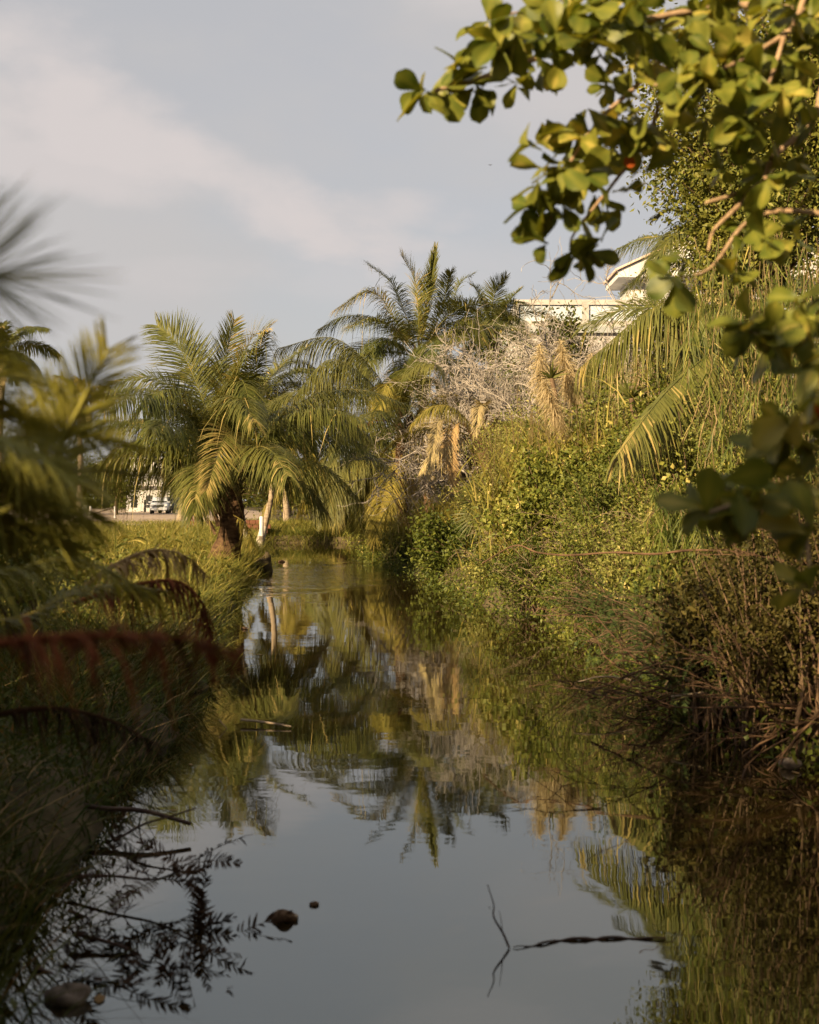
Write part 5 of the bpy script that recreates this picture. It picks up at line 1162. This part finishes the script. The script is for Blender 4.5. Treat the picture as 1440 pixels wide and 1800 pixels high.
# obovate leaf meshes (unit length along +X, normal +Z)
def obovate(seed):
    g_ = np.random.default_rng(seed); nu, nv = 9, 5
    u = np.linspace(0, 1, nu); wv = np.interp(u, [0, .12, .35, .6, .8, .93, 1], [.03, .10, .28, .50, .52, .34, .04]) * .62
    global OT; OT = []
    V = []; curl = g_.uniform(-.05, .38); fold = g_.uniform(-.25, .45); tw = g_.normal(0, .25)
    for i in range(nu):
        for j in range(nv):
            s_ = (j / (nv - 1) - .5) * 2; yy = s_ * wv[i]; zz = -curl * u[i] ** 2 + fold * abs(yy) + .02 * math.sin(7 * u[i] + 3 * s_ + seed) + tw * yy * u[i]
            V.append((u[i], yy, zz)); OT.append((.22 if j == nv // 2 else 0) - .12 * abs(s_) + .10 * math.sin(9 * u[i] + 2 * seed) + (.25 if (abs(s_) > .9 and math.sin(5 * u[i] + seed * 1.7) > .75) else 0))
    q = [(i * nv + j, i * nv + j + 1, (i + 1) * nv + j + 1, (i + 1) * nv + j) for i in range(nu - 1) for j in range(nv - 1)]
    return V, q
LM = []
for i in range(12):
    V, q = obovate(i); mb = MB(); mb.add(V, q, tint=np.clip([.25, .4, .5, .6, .75, .35, .45, .7, .95, .4, .6, .3][i] + np.array(OT), 0, 1)); LM.append(mb.mesh('leaf', M['almond']))
LR = MB(); V, q = obovate(3); LR.add(V, q); LRm = LR.mesh('leaf', M['almond_red'])
ROS = [(742, 160, 4.7), (800, 118, 4.75), (845, 150, 4.8), (872, 60, 4.8), (905, 105, 4.8), (940, 40, 4.85), (985, 110, 4.85), (1000, 25, 4.9), (1050, 75, 4.9), (1095, 35, 4.9), (1110, 120, 4.85), (1150, 60, 4.6), (1205, 50, 4.5), (1185, 130, 4.5), (1250, 100, 4.4), (1275, 40, 4.6),
 (960, 215, 4.7), (955, 300, 4.65), (945, 365, 4.6), (985, 355, 4.6), (960, 425, 4.6), (1010, 445, 4.75), (1055, 425, 4.8), (1065, 370, 4.85), (1090, 210, 4.7), (1035, 240, 4.7), (1130, 230, 4.8), (1150, 190, 4.6),
 (1330, 130, 4.4), (1385, 95, 4.6), (1410, 180, 5.0), (1310, 215, 4.4), (1360, 250, 4.9), (1240, 210, 4.6), (1395, 320, 4.8), (1270, 300, 4.8), (1320, 400, 4.75), (1400, 420, 4.6), (1190, 490, 4.5), (1290, 480, 4.6),
 (1310, 575, 3.85), (1350, 605, 3.9), (1415, 560, 4.0), (1400, 650, 3.9), (1385, 755, 3.3), (1430, 700, 3.4), (1240, 900, 3.1), (1290, 865, 3.2), (1345, 890, 3.2), (1410, 840, 3.3), (1425, 930, 3.2), (1430, 1030, 3.1)]
lv = np.random.default_rng(33); cnt = 0
def leaf_matrix(p, d, nv, ln, wk):
    d = Vector(d).normalized(); nv = Vector(nv); s_ = nv.cross(d).normalized(); nv = d.cross(s_)
    mt = Matrix(((d.x, s_.x, nv.x), (d.y, s_.y, nv.y), (d.z, s_.z, nv.z))).to_4x4()
    return Matrix.Translation(Vector(p) - Vector(tb)) @ mt @ Matrix.Diagonal((ln, ln * wk, ln, 1))
def put_leaf(me, p, d, nv, ln, wk=1.0):
    o = bpy.data.objects.new('leaf', me); col.objects.link(o); o.parent = at_; o.matrix_local = leaf_matrix(p, d, nv, ln, wk)
rest = MB(); OB = [(*obovate(i), np.array(OT)) for i in range(12)]; tints = [.25, .4, .5, .6, .75, .35, .45, .7, .95, .4, .6, .3]
JOBS = []
for (u, v_, D) in ROS: JOBS.append((P(u, v_, D), 6))
for bi, (pts, r0) in enumerate(BR):
    cc = curve(pts, 60); lnb = np.linalg.norm(np.diff(cc, axis=0), axis=1).sum(); m_ = int(lnb / .13)
    for q_ in range(m_):
        f = lv.uniform(.15, 1) ; p = cc[int(f * 59)] + rdir(1, lv)[0] * lv.uniform(.02, .13)
        pxx, pyy = CX + p[0] * F / p[1], HY - (p[2] - CZ) * F / p[1]
        if pxx > 1520 or pyy < -80: continue
        if pxx > 1160 and 200 < pyy < 700 and lv.random() < .72: continue
        if pyy > 690 and lv.random() < .5: continue
        JOBS.append((p, int(lv.integers(3, 6))))
for (u0, u1, v0, v1, m_) in [(850, 1440, -20, 100, 30), (1180, 1440, 80, 200, 9), (930, 1090, 200, 450, 6), (1290, 1450, 60, 330, 16), (950, 1300, -30, 60, 12)]:
    for q_ in range(m_): JOBS.append((P(lv.uniform(u0, u1), lv.uniform(v0, v1), lv.uniform(4.3, 5.1)), int(lv.integers(4, 7))))
for (c, k_) in JOBS:
    ax = nrm(lv.normal(0, .5, 3) + np.array([-.5, -.3, -.15]))
    for i in range(k_):
        d = nrm(ax * .35 + rdir(1, lv)[0] * .9 + np.array([0, 0, -.12])); nv = nrm(rdir(1, lv)[0] * .75 + np.array([-.3, -.3, .6]))
        li = int(lv.integers(12)); a_ = (c + rdir(1, lv)[0] * .015, d, nv, lv.uniform(.08, .145), lv.uniform(.72, 1.05))
        if cnt < 298: put_leaf(LM[li], *a_)
        else:
            mtx = np.array(leaf_matrix(*a_)); V = np.array(OB[li][0]); rest.add(V @ mtx[:3, :3].T + mtx[:3, 3], OB[li][1], tint=np.clip(tints[li] + OB[li][2], 0, 1))
        cnt += 1
ro = rest.build('leaves', M['almond'], at_, origin=(0, 0, 0)); tag(ro, kind='stuff')
put_leaf(LRm, P(1105, 262, 4.8), (.1, 0, -1), (.3, -1, 0), .07); put_leaf(LRm, P(1430, 705, 3.4), (.3, 0, -1), (.3, -1, 0), .06)

# a bird far off in the sky
c = P(862, 290, 70); r = thing('bird', 'tiny dark bird gliding in the empty sky', 'bird', c)
mb = MB(); V = []; nb = 9
for i in range(nb):
    x_ = (i / (nb - 1) - .5) * .22; ch = .05 * (1 - (abs(x_) / .12) ** 1.5) + .012; zz = abs(x_) * .25 - 0.9 * x_ * x_
    V += [(c[0] + x_, c[1] - ch, c[2] + zz), (c[0] + x_, c[1], c[2] + zz + .02 * (1 - abs(x_) / .11)), (c[0] + x_, c[1] + ch, c[2] + zz), (c[0] + x_, c[1], c[2] + zz - .028 * max(0, 1 - abs(x_) / .05) - .004)]
q = [(i * 4 + j, i * 4 + (j + 1) % 4, i * 4 + 4 + (j + 1) % 4, i * 4 + 4 + j) for i in range(nb - 1) for j in range(4)]
mb.add(V, q); mb.build('body', M['bird'], r)

# ------------------------------------------------------------------ trees behind the viewer that shade the near banks
ST = [(-5.0, 3.4, 4.8, 1.8, 'leafy tree on the near left bank just out of view'), (-2.95, -1.2, 4.6, .95, 'unseen narrow tree added at the left to shade the near leaves'), (-7.2, 7.0, 3.4, 1.6, 'small leafy tree on the left bank behind the near palm'), (-7.6, -4.0, 3.8, 1.8, 'leafy tree behind the viewer on the left'),  # the narrow tree is added to keep the lower near leaves dark
      (-1.0, -5.6, 4.6, 1.9, 'leafy tree right behind the viewer'), (3.2, -4.2, 6.5, 2.3, 'tall leafy tree behind the viewer on the right'), (5.6, .8, 7.5, 2.3, 'tall leafy tree beside the viewer on the right'), (6.2, 6.2, 7.0, 2.2, 'leafy tree on the right bank behind the near branch'), (-4.9, .9, 2.6, 1.2, 'unseen low tree added on the left bank to shade the floating coconut')]  # the low tree is added to put the floating coconut in shade
for i, (x_, y_, h_, rx, lab) in enumerate(ST):
    shrub('shade_tree', lab, 'tree', (x_, y_, float(gz(x_, y_))), (x_, y_, h_ * .56), (rx, rx, h_ * .46), 170, 110, .24, 'tree', 'twig_dark', 'trees around the viewer', 950 + i, 1.2, trunk=(.14, .5), leafname='crown', start=.15, clear=True)
print('leaves', cnt, 'objects', len(bpy.data.objects), 'polys', sum(len(m_.polygons) for m_ in bpy.data.meshes))
